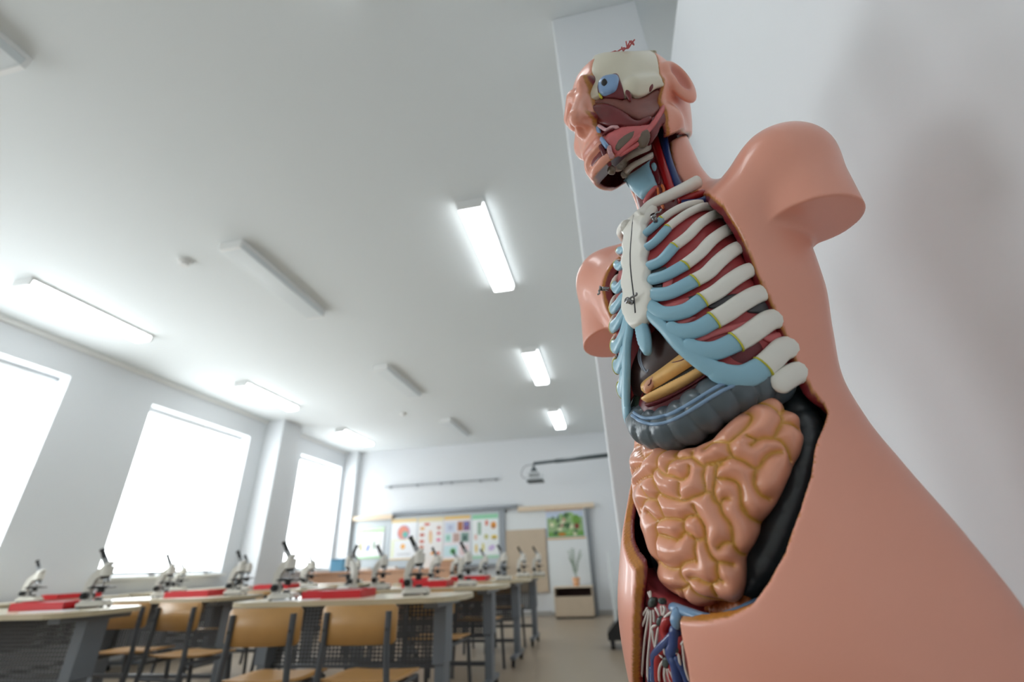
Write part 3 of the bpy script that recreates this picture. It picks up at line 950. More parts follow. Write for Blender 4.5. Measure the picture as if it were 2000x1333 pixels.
# ------------------------------------------------------------------ teacher's desk and what stands on it
m_pinkwood = mat('reddish_beech', (206, 160, 128), 0.4, noise=0.07, scale=10)
td = thing('teacher_desk', 'long reddish-beech demonstration desk before the poster board', 'desk', (-4.25, 8.75, 0))
bm = bmesh.new(); box(bm, -1.45, -0.32, 0.86, 1.45, 0.32, 0.90, 0.006); obj('worktop', bm, m_pinkwood, td)
bm = bmesh.new(); box(bm, -1.42, -0.29, 0.06, 1.42, -0.26, 0.86); obj('front_panel', bm, m_pinkwood, td)
for x in (-1.42, 0.0, 1.39):
    bm = bmesh.new(); box(bm, x, -0.28, 0, x + 0.03, 0.28, 0.86); obj('side_panel', bm, m_pinkwood, td)
m_blue = mat('sky_blue_plastic', (104, 168, 206), 0.45)
m_bluedk = mat('blue_box_lid', (84, 140, 176), 0.45)
b = at_y(661, 1118, 8.75)
r = thing('storage_box', 'sky blue lidded box on the demonstration desk near the window', 'box', (b.x, 8.75, 0.90))
bm = bmesh.new(); box(bm, -0.13, -0.10, 0, 0.13, 0.10, 0.19, 0.008); obj('body', bm, m_blue, r)
bm = bmesh.new(); box(bm, -0.135, -0.105, 0.19, 0.135, 0.105, 0.215, 0.006); obj('lid', bm, m_bluedk, r)
for k, (px, lb) in enumerate(((697, 'white paper pack on the desk right of the blue box'), (750, 'white paper pack on the middle of the demonstration desk'))):
    b = at_y(px, 1132, 8.55)
    bm = bmesh.new(); box(bm, -0.20, -0.07, 0, 0.20, 0.07, 0.05, 0.004)
    o = tag(obj('paper_pack', bm, m_paper), lb, 'paper', 'white paper packs'); o.location = (b.x, 8.62, 0.90)
m_bkwood = mat('wood_brown_box', (180, 140, 112), 0.5)
b = at_y(855, 1127, 8.7)
bm = bmesh.new(); box(bm, -0.16, -0.12, 0, 0.16, 0.12, 0.11, 0.004); o = tag(obj('carton', bm, m_bkwood), 'brown carton at the right end of the demonstration desk', 'box'); o.location = (-3.0, 8.75, 0.90)
bm = bmesh.new(); box(bm, -0.16, -0.01, 0, 0.16, 0.01, 0.22, 0.003); o = tag(obj('document_stand', bm, m_paper), 'white upright document stand on the desk beneath the bone poster', 'stand'); o.location = (-3.45, 8.85, 0.90)

# ------------------------------------------------------------------ cabinet, plant, trolley
cz = thing('low_cabinet', 'low beech cabinet with an open dark shelf against the right end of the board wall', 'cabinet', (-0.80, 9.57, 0))
bm = bmesh.new()
W, D, Hc = 0.345, 0.20, 0.50
box(bm, -W, -D, 0.03, -W + 0.018, D, Hc - 0.018); box(bm, W - 0.018, -D, 0.03, W, D, Hc - 0.018)
box(bm, -W, -D, 0.03, W, D, 0.048); box(bm, -W + 0.018, -D + 0.01, 0.33, W - 0.018, D, 0.346); box(bm, -W, D - 0.01, 0.03, W, D, Hc - 0.018)
obj('carcass', bm, m_beech2, cz)
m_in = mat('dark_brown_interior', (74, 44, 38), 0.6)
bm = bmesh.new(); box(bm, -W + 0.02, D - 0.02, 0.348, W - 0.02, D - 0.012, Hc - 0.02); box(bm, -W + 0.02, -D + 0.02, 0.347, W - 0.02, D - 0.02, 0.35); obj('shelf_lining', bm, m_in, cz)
bm = bmesh.new(); box(bm, -W - 0.01, -D - 0.01, Hc - 0.018, W + 0.01, D, Hc, 0.003); obj('top', bm, m_beech, cz)
bm = bmesh.new(); box(bm, -W + 0.003, -D - 0.016, 0.04, W - 0.003, -D, 0.332, 0.003); obj('door', bm, m_beech2, cz)
bm = bmesh.new(); box(bm, -W + 0.01, -D + 0.03, 0, W - 0.01, D, 0.03); obj('plinth', bm, m_dark, cz)
m_terra = mat('peach_flower_pot', (232, 176, 130), 0.5)
m_leaf = mat('grey_green_leaf', (104, 136, 98), 0.5, noise=0.2, scale=40)
pt = thing('potted_plant', 'slender green plant in a peach pot on the low cabinet', 'plant', (-0.74, 9.56, 0.50))
bm = bmesh.new(); cyl(bm, (0, 0, 0), (0, 0, 0.12), 0.05, 18, 0.068); cyl(bm, (0, 0, 0.12), (0, 0, 0.14), 0.075, 18); obj('pot', bm, m_terra, pt, True)
rr = random.Random(5)
bm = bmesh.new(); bs = bmesh.new()
for k in range(7):
    a = rr.uniform(0, 2 * PI); ln = rr.uniform(.28, .5); sp = rr.uniform(.03, .14)
    st = smooth_path([(0, 0, .13), (math.cos(a) * sp * .4, math.sin(a) * sp * .4, .13 + ln * .6), (math.cos(a) * sp, math.sin(a) * sp, .13 + ln)], 10)
    tube(bs, st, 0.003, 5)
    for i in range(2, 10):
        p = st[i]
        for s in (-1, 1):
            dr = Vector((math.cos(a + s * 1.2), math.sin(a + s * 1.2), 0.5)).normalized(); q = p + dr * 0.055
            side = dr.cross(Vector((0, 0, 1))).normalized() * 0.011
            mid = p.lerp(q, .5) + Vector((0, 0, .006))
            v = [bm.verts.new(x) for x in (p, mid + side, q, mid - side)]
            v2 = [bm.verts.new(x - Vector((0, 0, .002))) for x in (p, mid + side, q, mid - side)]
            bm.faces.new(v); bm.faces.new(v2[::-1])
            for i2 in range(4): bm.faces.new((v[i2], v2[i2], v2[(i2 + 1) % 4], v[(i2 + 1) % 4]))
obj('foliage', bm, m_leaf, pt); obj('stems', bs, m_leaf, pt)

tr = thing('equipment_trolley', 'black wheeled base of a pale stand by the right wall', 'trolley', (-0.02, 6.45, 0))
bm = bmesh.new(); prism(bm, [(-0.16, 0.09), (0.16, 0.09), (0.16, 0.15), (0.12, 0.34), (0.05, 0.40), (-0.02, 0.30), (-0.16, 0.16)], 1, -0.22, 0.22); obj('base', bm, m_blk, tr)
bm = bmesh.new(); box(bm, -0.065, -0.20, 0.20, -0.02, 0.20, 1.02, 0.006); obj('panel', bm, m_wboard, tr)
for x, y in ((-0.11, -0.17), (-0.11, 0.17), (0.11, -0.17), (0.11, 0.17)):
    bm = bmesh.new(); cyl(bm, (x - 0.02, y, 0.05), (x + 0.02, y, 0.05), 0.05, 16); box(bm, x - .026, y - .02, .05, x + .026, y + .02, .10, .004); obj('caster', bm, m_rubber, tr)

# ================================================================== THE ANATOMICAL TORSO
# body coordinates: x towards the body's left, y to its front, z up, origin at the crotch
T_POS = Vector((0.175, 0.62, 0.825))
T_RZ = math.radians(135)
_FR = Vector((-math.sin(T_RZ), math.cos(T_RZ), 0.0))
_LE = Vector((-math.cos(T_RZ), -math.sin(T_RZ), 0.0))
RB = np.array([list(_LE), list(_FR), [0, 0, 1.0]])
CAM_B = RB @ np.array(CAM_P - T_POS)

torso = thing('anatomical_torso_model', 'life-size anatomical torso model with open chest and belly, standing before the white alcove wall', 'anatomical model', T_POS, T_RZ)


def tfin(o):
    """body coordinates (x = left) to the right-handed frame of the model (x = right)"""
    me = o.data
    n = len(me.vertices)
    co = np.empty(n * 3, np.float32); me.vertices.foreach_get('co', co)
    co = co.reshape(-1, 3); co[:, 0] *= -1
    me.vertices.foreach_set('co', co.ravel())
    me.flip_normals()
    me.update()
    return o


def tobj(name, bm, m, parent=None, smooth=True, label=None):
    return tfin(obj(name, bm, m, parent or torso, smooth, label))


def tsdf(name, fn, lo, hi, h, m, parent=None, paint=None, label=None, relax=0):
    return tfin(sdf_mesh(name, fn, lo, hi, h, m, parent or torso, paint, label, relax=relax))


def pray(P):
    """pixel list -> ray directions in body coordinates"""
    D = np.array([RB @ np.array(ray(p[0], p[1])) for p in P])
    return D


def cast(P, fn, inset=0.0):
    """march pixels onto a surface of the model; returns points in body coordinates"""
    D = pray(P)
    t = np.full(len(D), 0.30)
    best = np.full(len(D), 1e9); tb = t.copy()
    for _ in range(90):
        Q = CAM_B + D * t[:, None]
        f = fn(Q[:, 0], Q[:, 1], Q[:, 2]) + inset
        m = np.abs(f) < best
        best = np.where(m, np.abs(f), best); tb = np.where(m, t, tb)
        t = t + np.clip(f, -0.02, 0.02) * 0.75
        if t.max() > 1.6: t = np.minimum(t, 1.6)
    return CAM_B + D * tb[:, None]


def cast_y(P, y):
    D = pray(P)
    return CAM_B + D * ((y - CAM_B[1]) / D[:, 1])[:, None]


def grad(fn, Q, e=0.001):
    Q = np.asarray(Q, float)
    g = np.stack([fn(Q[:, 0] + e * (i == 0), Q[:, 1] + e * (i == 1), Q[:, 2] + e * (i == 2)) - fn(Q[:, 0] - e * (i == 0), Q[:, 1] - e * (i == 1), Q[:, 2] - e * (i == 2)) for i in range(3)], 1)
    return g / np.maximum(np.linalg.norm(g, axis=1, keepdims=True), 1e-9)


def dense(P, step=None, n=None):
    """Catmull-Rom through 2D or 3D points, as an array"""
    P = [tuple(p) + (0,) * (3 - len(p)) for p in P]
    if n is None:
        L = sum((Vector(a) - Vector(b)).length for a, b in zip(P, P[1:]))
        n = max(4, int(L / step) + 1)
    return np.array([list(v) for v in smooth_path(P, n)])


# ------------------------------------------------------------------ the outer body
BODY = Loft([(-0.16, .196, .10, .12, 0), (-0.08, .200, .125, .12, 0), (-0.02, .199, .150, .12, 0), (.05, .192, .163, .118, 0), (.11, .176, .158, .112, 0), (.18, .152, .142, .102, 0), (.23, .137, .130, .094, 0),
             (.28, .130, .124, .09, 0), (.34, .138, .124, .095, 0), (.40, .148, .120, .10, 0), (.46, .150, .108, .102, 0), (.52, .140, .088, .095, 0), (.56, .112, .070, .082, 0), (.595, .080, .055, .068, .0), (.63, .063, .050, .060, .010), (.67, .057, .053, .057, .024), (.73, .057, .054, .056, .038), (.80, .054, .05, .055, .052)])


def body_sdf(X, Y, Z):
    A = np.abs(X)
    f = BODY.sdf(X, Y, Z)
    sm = sstep(-.01, .01, X)        # the left shoulder sits a little lower and tighter
    sh = sd_capsule(A + .007 * sm, Y, Z + .010 * sm, (.06, -.015, .585), (.160, .0, .566), .036, .060) + .005 * sm
    arm = sd_capsule(A + .005 * sm, Y, Z + .010 * sm, (.163, .004, .565), (.172, .012, .40), .061, .055) + .004 * sm
    arm = smax(arm, np.where(X > 0, 0.462, 0.444) - Z - (A - .168) * 0.10, .0022)
    pec = sd_capsule(A, Y, Z, (.10, .045, .50), (.155, .025, .55), .045, .04)
    f = smin(f, sh, .035)
    f = smin(f, pec, .05)
    f = smin(f, arm, .014)
    return f


# opening of the skin shell: left border traced on the body, right border its mirror image with the thigh window
_L = [(1312, 262), (1314, 300), (1324, 340), (1345, 368), (1385, 376), (1415, 400), (1440, 440), (1462, 485), (1482, 530), (1510, 592), (1538, 655), (1562, 715), (1590, 760), (1612, 790), (1616, 806), (1603, 840), (1590, 870), (1582, 930), (1560, 1000), (1532, 1080), (1500, 1138), (1468, 1183), (1425, 1207), (1370, 1216), (1327, 1214)]
_Lb = cast(_L, body_sdf)
_T = cast([(1330, 1240), (1340, 1290), (1348, 1340), (1352, 1420)], body_sdf)
_Rt = cast([(1208, 960), (1211, 1030), (1222, 1085), (1240, 1112), (1246, 1200), (1246, 1340), (1246, 1420)], body_sdf)
OPEN_L = [(p[0], p[2]) for p in _Lb]
_RT = [(p[0], p[2]) for p in cast([(1234, 1400), (1234, 1333), (1235, 1260), (1237, 1190), (1240, 1140), (1239, 1113)], body_sdf)]
OPEN = OPEN_L + [(p[0], p[2]) for p in _T]
_RT = [(p[0], p[2]) for p in cast([(1234, 1400), (1234, 1333), (1235, 1260), (1237, 1190), (1240, 1140), (1239, 1113)], body_sdf)]
OPEN = OPEN_L + [(-.012, .040), (-.013, .020), (-.018, 0.0), (-.032, -.035), (-.055, -.12), (-.16, -.12)] + _RT + [(-.085, .100), (-.106, .118), (-.122, .145), (-.120, .185), (-.122, .215)] + [(-x, z) for x, z in OPEN_L[::-1] if z > 0.222]

c3 = lambda r, g, b: np.array(srgb(r, g, b)[:3])
C_SKIN, C_FAT, C_FATD, C_RED, C_DEEP = c3(236, 165, 143), c3(196, 128, 44), c3(140, 84, 34), c3(126, 34, 40), c3(84, 24, 28)
m_skin = mat_attr('skin_plastic', 0.32, bump=0.04, bscale=90, coat=0.25)
m_paintp = mat_attr('painted_plastic', 0.30, coat=0.2)
m_gut = mat_attr('intestine_plastic', 0.28, coat=0.35)


def mixc(a, b, t):
    return a[None, :] * (1 - t[:, None]) + b[None, :] * t[:, None]


def shell_paint(fn, fat=0.0065, wall=0.0115):
    def p(X, Y, Z):
        d = -fn(X, Y, Z)
        ft = fat(X, Y, Z) if callable(fat) else fat
        s1 = sstep(.0008, .0018, d); s2 = sstep(ft - .0008, ft + .0008, d); s3 = sstep(wall - .001, wall + .001, d)
        g = 0.5 + 0.5 * np.sin(X * 900 + np.sin(Z * 1300) * 2) * np.sin(Z * 800 + Y * 700)
        fatc = C_FAT[None, :] * (1 - g[:, None] * .45) + C_FATD[None, :] * g[:, None] * .45
        c = C_SKIN[None, :] * (1 - s1[:, None]) + fatc * s1[:, None]
        c = c * (1 - s2[:, None]) + C_RED[None, :] * s2[:, None]
        c = c * (1 - s3[:, None]) + C_DEEP[None, :] * s3[:, None]
        return c
    return p


def rim_slope(X, Z):
    left = .10 + .95 * sstep(.205, .255, Z) + .42 * sstep(.075, .055, Z)
    return np.where(X > 0, left, .45 + .65 * sstep(.06, .11, Z))


def rim_fat(X, Y, Z):
    return np.where(X > 0, .0036 + .010 * sstep(.075, .055, Z), .0085 - .004 * sstep(.3, .35, Z))


def seam(Y):
    return .738 - .78 * np.maximum(Y, -.06)



def skin_fn(X, Y, Z):
    b = body_sdf(X, Y, Z)
    op = smax(sd_poly2(X, Z, OPEN) + rim_slope(X, Z) * np.clip(-b, 0, .0135), np.where(Z > .55, -.035, -.02) - Y, .004)
    f = smax(b, -(b + .0135), .003)
    f = smax(f, -op, .003)
    f = np.maximum(f, (Z - seam(Y)) * .8)
    return np.maximum(f, -.148 - Z)


tsdf('skin', skin_fn, (-.245, -.135, -.156), (.245, .185, .79), .0027, m_skin, paint=shell_paint(body_sdf, rim_fat), label='salmon pink skin shell with an orange and red cut rim')

# ------------------------------------------------------------------ surfaces carrying the organs
RIBS = Loft([(.20, .112, .135, .09, 0), (.25, .119, .147, .09, 0), (.30, .122, .153, .09, 0), (.355, .124, .156, .09, 0), (.40, .121, .153, .09, 0), (.45, .113, .146, .09, 0), (.50, .101, .135, .085, 0), (.544, .084, .120, .08, 0), (.575, .060, .098, .07, 0), (.60, .03, .07, .05, 0)])
ABD = Loft([(.0, .05, .10, .05, 0), (.04, .075, .128, .05, 0), (.08, .094, .141, .05, 0), (.12, .110, .145, .05, 0), (.16, .121, .145, .05, 0), (.20, .126, .141, .05, 0), (.25, .124, .132, .05, 0), (.32, .112, .115, .05, 0)])
ribs_sdf = RIBS.sdf
abd_sdf = ABD.sdf


def lofted(L, th, z, grow=0.0):
    a = np.interp(z, L.z, L.a) + grow; f = np.interp(z, L.z, L.f) + grow; b = np.interp(z, L.z, L.b) + grow
    c = np.cos(th)
    return np.stack([a * np.sin(th), np.interp(z, L.z, L.y) + np.where(c > 0, f, b) * c, z + 0 * th], -1)


def unroll(L, P):
    P = np.asarray(P)
    a = np.interp(P[:, 2], L.z, L.a); f = np.interp(P[:, 2], L.z, L.f); b = np.interp(P[:, 2], L.z, L.b)
    y = P[:, 1] - np.interp(P[:, 2], L.z, L.y)
    return np.stack([np.arctan2(P[:, 0] / a, y / np.where(y > 0, f, b)), P[:, 2]], 1)


def relief(name, L, contour, step, hfun, m, paint=None, margin=0.004, label=None, parent=None, R=0.12, soften=0, keepc=None):
    """a grid on a loft, trimmed to a contour given as (angle, z); displaced along its normals by hfun"""
    C = np.array(contour)
    t0, z0 = C.min(0) - [margin / R * 1.5, margin * 1.5]; t1, z1 = C.max(0) + [margin / R * 1.5, margin * 1.5]
    nt = int((t1 - t0) * R / step) + 1; nz = int((z1 - z0) / step) + 1
    T, Z = np.meshgrid(np.linspace(t0, t1, nt), np.linspace(z0, z1, nz), indexing='ij')
    T, Z = T.ravel(), Z.ravel()
    d = sd_poly2(T * R, Z, C * [R, 1])
    P = lofted(L, T, Z)
    N = grad(L.sdf, P)
    h = hfun(P, d)
    if soften:
        g = h.reshape(nt, nz).copy(); g0 = g.copy()
        for _ in range(soften):
            p = np.pad(g, 1, mode='edge')
            g = .5 * g + .125 * (p[:-2, 1:-1] + p[2:, 1:-1] + p[1:-1, :-2] + p[1:-1, 2:])
        w = keepc().reshape(nt, nz)
        h = (g0 * w + g * (1 - w)).ravel()
    Q = P + N * h[:, None]
    keep = (d < margin).reshape(nt, nz)
    idx = np.arange(nt * nz).reshape(nt, nz)
    ok = keep[:-1, :-1] & keep[1:, :-1] & keep[1:, 1:] & keep[:-1, 1:]
    F = np.stack([idx[:-1, :-1][ok], idx[1:, :-1][ok], idx[1:, 1:][ok], idx[:-1, 1:][ok]], 1)
    use = np.unique(F); mp = -np.ones(nt * nz, int); mp[use] = np.arange(len(use))
    F = mp[F][:, ::-1]
    me = bpy.data.meshes.new(name)
    me.from_pydata(Q[use].tolist(), [], F.tolist())
    if paint is not None:
        c = paint(P[use], d[use])
        c = np.concatenate([c, np.ones((len(use), 1))], 1).astype(np.float32)
        me.attributes.new('paint', 'FLOAT_COLOR', 'POINT').data.foreach_set('color', c.ravel())
    return tfin(link_mesh(name, me, m, parent or torso, True, label))


from mathutils.geometry import delaunay_2d_cdt


def patch(name, outline, proj, height, width, spacing, m, parent=None, depth=0.004, label=None, mirror=False, closed=True, paint=None, ext=True):
    """cushion traced by a closed outline: proj maps 2D points to (surface points, normals)"""
    P = [tuple(p) for p in outline]
    Q = P[-2:] + P + P[:3]
    pts = dense(Q, n=len(Q) * 8)[:, :2]
    k0 = 2 * 8 * 1; L = len(Q) - 1
    u = np.linspace(0, L, len(pts))
    pts = pts[(u >= 2) & (u < 2 + len(P))]
    seg = np.r_[0, np.cumsum(np.linalg.norm(np.diff(np.r_[pts, pts[:1]], axis=0), axis=1))]
    n = max(12, int(seg[-1] / (spacing * 0.8)))
    s = np.linspace(0, seg[-1], n, endpoint=False)
    loop = np.r_[pts, pts[:1]]
    ring = np.stack([np.interp(s, seg, loop[:, 0]), np.interp(s, seg, loop[:, 1])], 1)
    lo, hi = ring.min(0), ring.max(0)
    gx, gy = np.meshgrid(np.arange(lo[0], hi[0], spacing), np.arange(lo[1], hi[1], spacing * .87), indexing='ij')
    gx = gx + (np.arange(gx.shape[1]) % 2)[None, :] * spacing * .5
    G = np.stack([gx.ravel(), gy.ravel()], 1)
    G = G[sd_poly2(G[:, 0], G[:, 1], ring) < -spacing * .55]
    V = np.r_[ring, G]
    d = np.maximum(-sd_poly2(V[:, 0], V[:, 1], ring), 0); d[:n] = 0
    r = delaunay_2d_cdt([Vector(v) for v in V.tolist()], [(i, (i + 1) % n) for i in range(n)], [], 1, 1e-7)
    vv = np.array([list(v) for v in r[0]]); F = [tuple(f) for f in r[2]]
    d = np.maximum(-sd_poly2(vv[:, 0], vv[:, 1], ring), 0)
    S, N = proj(vv)
    t = np.clip(d / width, 0, 1)
    h = height * np.sqrt(np.maximum(0, 1 - (1 - t) ** 2))
    top = S + N * h[:, None]
    bot = S - N * depth
    if mirror:
        top = top * [-1, 1, 1]; bot = bot * [-1, 1, 1]
    nv = len(vv)
    # boundary edges of the triangulation
    cnt = {}
    for f in F:
        for a, b in zip(f, f[1:] + f[:1]):
            cnt[(a, b)] = 1
    bd = [e for e in cnt if (e[1], e[0]) not in cnt]
    faces = [f for f in F] + [tuple(i + nv for i in f[::-1]) for f in F] + [(b, a, a + nv, b + nv) for a, b in bd]
    bm = bmesh.new()
    bv = [bm.verts.new(p) for p in np.r_[top, bot].tolist()]
    for f in faces:
        try: bm.faces.new([bv[i] for i in f])
        except ValueError: pass
    return tobj(name, bm, m, parent, True, label)


def on(fn, inset=0.0):
    def p(V):
        S = cast(V, fn, inset)
        return S, grad(fn, S)
    return p


def on_front(fn, inset=0.0, y0=0.3):
    """drop (x, z) points straight back onto a surface"""
    def p(V):
        y = np.full(len(V), y0)
        for _ in range(70):
            y = y - np.clip(fn(V[:, 0], y, V[:, 1]) + inset, -.02, .02) * .8
        S = np.stack([V[:, 0], y, V[:, 1]], 1)
        return S, grad(fn, S)
    return p


def zz(P, ox, oy, k):
    """points read from an enlargement of the photo: back to photo pixels"""
    return [(ox + x / k, oy + y / k) for x, y in P]


def strip(name, S, N, halfw, thick, m, parent=None, n=12, mirror=False, label=None, round0=True, round1=True):
    """flattened, tapered bar lying on a surface"""
    S = np.asarray(S); N = np.asarray(N)
    k = len(S)
    w = np.asarray(halfw) * np.ones(k); t = np.asarray(thick) * np.ones(k)
    e = np.ones(k)
    seg = np.r_[0, np.cumsum(np.linalg.norm(np.diff(S, axis=0), axis=1))]
    if round0: e = np.minimum(e, np.sqrt(np.clip(1 - (1 - np.clip(seg / w[0], 0, 1)) ** 2, 0, 1)))
    if round1: e = np.minimum(e, np.sqrt(np.clip(1 - (1 - np.clip((seg[-1] - seg) / w[-1], 0, 1)) ** 2, 0, 1)))
    e = np.maximum(e, .06)
    if mirror:
        S = S * [-1, 1, 1]; N = N * [-1, 1, 1]
    bm = bmesh.new()
    tube(bm, S.tolist(), 1, n, True, [(float(a), float(b)) for a, b in zip(w * e, t * e)], up=[Vector(v) for v in N.tolist()])
    return tobj(name, bm, m, parent, True, label)


# ------------------------------------------------------------------ rib cage
m_bone = mat('bone_white_plastic', (238, 236, 228), 0.32, noise=0.03, scale=60, coat=0.15)
m_cart = mat('cartilage_blue_plastic', (146, 192, 212), 0.32, noise=0.03, scale=60, coat=0.15)
m_joint = mat('yellow_line_paint', (206, 200, 62), 0.4)
m_muscle = mat('muscle_red_plastic', (172, 62, 66), 0.38, noise=0.25, scale=90, bump=0.2, bscale=160)
m_pinkm = mat('pink_muscle_plastic', (204, 104, 106), 0.36, noise=0.15, scale=120)
m_lung = mat('dark_grey_lung_plastic', (66, 66, 70), 0.3)
m_metal = mat('steel_hook', (150, 150, 152), 0.25, 1.0)

Z2 = lambda P: zz(P, 1120, 340, 3.174)
# (white bone from the side end to the joint, blue cartilage from the joint to the breastbone, half width)
RIB = [
    ([(785, 182), (705, 194), (620, 232), (545, 284)], [(0, 0)], .0042),
    ([(872, 205), (800, 205), (715, 240), (640, 290), (585, 335)], [(520, 298), (475, 345), (425, 385)], .0050),
    ([(955, 250), (880, 252), (790, 305), (710, 385), (625, 450)], [(572, 362), (500, 425), (418, 478)], .0062),
    ([(1035, 340), (960, 345), (860, 410), (780, 495), (690, 565)], [(625, 460), (540, 540), (440, 580)], .0070),
    ([(1095, 450), (1010, 462), (910, 535), (830, 615), (752, 660)], [(690, 568), (570, 630), (455, 660)], .0076),
    ([(1160, 590), (1080, 600), (980, 660), (890, 730), (800, 780)], [(755, 668), (600, 735), (520, 748), (450, 748)], .0080),
    ([(1222, 730), (1140, 745), (1040, 800), (960, 855), (872, 905)], [(805, 780), (690, 850), (560, 870), (470, 810)], .0084),
    ([(1305, 895), (1220, 905), (1130, 965), (1080, 1000), (1010, 1040)], [(875, 905), (760, 965), (640, 975), (530, 900)], .0092),
    ([(1375, 1065), (1300, 1085), (1240, 1140), (1180, 1195)], [(1015, 1042), (880, 1095), (760, 1090), (630, 1010)], .0098),
    ([(1428, 1220), (1360, 1245), (1290, 1290), (1235, 1325)], None, .0092),
]
# pair the joints of bone and cartilage: each white bone continues in the blue bar whose top end it meets
BLUE = [r[1] for r in RIB]
MARGIN = [(430, 790), (480, 880), (560, 955), (650, 1055), (740, 1130), (830, 1190), (920, 1232), (1030, 1255), (1120, 1245), (1195, 1205)]


def inward(S, N, d=.012):
    t = S[0] - S[1]; t = t / np.linalg.norm(t)
    a = S[0] + t * .005 - N[0] * d * .45
    b = S[0] + t * .004 - N[0] * d
    return np.r_[[b, a], S], np.r_[[N[0] + t * .8, N[0] + t * .5], N]


joint_of = {1: 1, 2: 2, 3: 3, 4: 4, 5: 5, 6: 6, 7: 7, 8: 8}
for i, (wp, bp, hw) in enumerate(RIB):
    S = cast(dense(Z2(wp), n=18)[:, :2], ribs_sdf, 0.0)
    N = grad(ribs_sdf, S)
    S2, N2 = inward(S, N)
    hw = hw * (1.15 if i < 4 else 1.24 if i < 6 else 1.32)
    for mir in (False, True):
        o = strip('rib', S2, N2, hw, .0056, m_bone, mirror=mir, round0=True, round1=(bp is None or i == 9), label='white rib')
        if i < 9:
            a, nn = S[-1], N[-1]
            t = S[-1] - S[-2]; t = t / np.linalg.norm(t)
            strip('joint_line', np.array([a - t * .0006, a + t * .0012]), np.array([nn, nn]), hw * 1.06, .0061, m_joint, o, mirror=mir, round0=False, round1=False)
            tg = o
    if bp is not None:
        # cartilage of the previous joint: starts where bone i ends
        pass
CART = [
    ([(545, 284), (505, 320), (465, 355), (425, 385)], .0052),
    ([(585, 337), (500, 425), (418, 478)], .0058),
    ([(625, 450), (540, 540), (440, 582)], .0068),
    ([(690, 565), (570, 630), (455, 662)], .0074),
    ([(752, 660), (610, 732), (530, 748), (448, 748)], .0078),
    ([(800, 780), (690, 850), (560, 868), (480, 830), (440, 790)], .0080),
    ([(872, 905), (760, 965), (640, 978), (560, 940)], .0084),
    ([(1010, 1040), (880, 1095), (760, 1092), (660, 1050)], .0092),
    ([(1180, 1195), (1060, 1250), (930, 1240), (840, 1190)], .0100),
]
for k, (bp, hw) in enumerate(CART):
    hw = hw * (1.12 if k < 4 else 1.22)
    S = cast(dense(Z2(bp), n=18)[:, :2], ribs_sdf, 0.0)
    N = grad(ribs_sdf, S)
    for mir in (False, True):
        strip('costal_cartilage', S, N, hw, .0054, m_cart, mirror=mir, round0=False, label='pale blue costal cartilage')
S = cast(dense(Z2(MARGIN), n=40)[:, :2], ribs_sdf, 0.0); N = grad(ribs_sdf, S)
hw = np.interp(np.linspace(0, 1, 40), [0, .15, .45, .8, 1], [.004, .0062, .0085, .0125, .0095])
for mir in (False, True):
    strip('costal_margin', S, N, hw, .0052, m_cart, mirror=mir, label='pale blue lower rim of the rib cage')

# muscle wall between the ribs
_edge = Z2([(450, 830), (520, 930), (610, 1030), (700, 1120), (800, 1190), (900, 1245), (1020, 1275), (1130, 1290), (1240, 1310), (1420, 1225), (1385, 1080), (1310, 900), (1230, 735), (1165, 590), (1100, 450), (1035, 335), (955, 245), (870, 200), (790, 175), (640, 190), (470, 250)])
_ec = unroll(RIBS, cast(_edge, ribs_sdf))
_half = [(max(t, .01), z) for t, z in _ec.tolist()]
WALL = _half + [(-t, z) for t, z in _half[::-1]]


def wall_h(P, d):
    return -.0048 - .034 * sstep(-.011, .004, d)


relief('intercostal_muscle', RIBS, WALL, .0018, wall_h, m_muscle, label='dark red muscle wall between the ribs')
# darker openings and pink bands seen between the ribs
PR = on(ribs_sdf, .0035)
for k, pl in enumerate(([(835, 822), (910, 765), (1035, 742), (960, 800), (890, 832)], [(1078, 850), (1130, 802), (1205, 778), (1232, 800), (1222, 848), (1150, 862)], [(480, 700), (548, 682), (545, 715), (500, 735)], [(470, 606), (570, 575), (560, 596), (490, 625)], [(705, 765), (780, 748), (750, 775), (725, 780)])):
    for mir in ((False, True) if k < 2 else (False,)):
        patch('lung_window', Z2(pl), PR, .0012, 6, 3.0, m_lung, depth=.002, mirror=mir, label='dark grey opening between ribs')
for pl in ([(560, 665), (615, 648), (612, 690), (640, 700), (560, 716)], [(455, 790), (540, 812), (620, 790), (715, 765), (690, 815), (560, 842), (500, 835)], [(540, 930), (610, 935), (640, 905), (760, 885), (700, 930), (620, 955)], [(640, 1040), (720, 1045), (760, 1000), (950, 940), (1160, 905), (1060, 960), (900, 1000), (740, 1062)], [(1170, 1010), (1300, 975), (1310, 1000), (1250, 1050)]):
    patch('muscle_band', Z2(pl), PR, .0012, 6, 3.0, m_pinkm, depth=.002, label='pink muscle band between ribs')

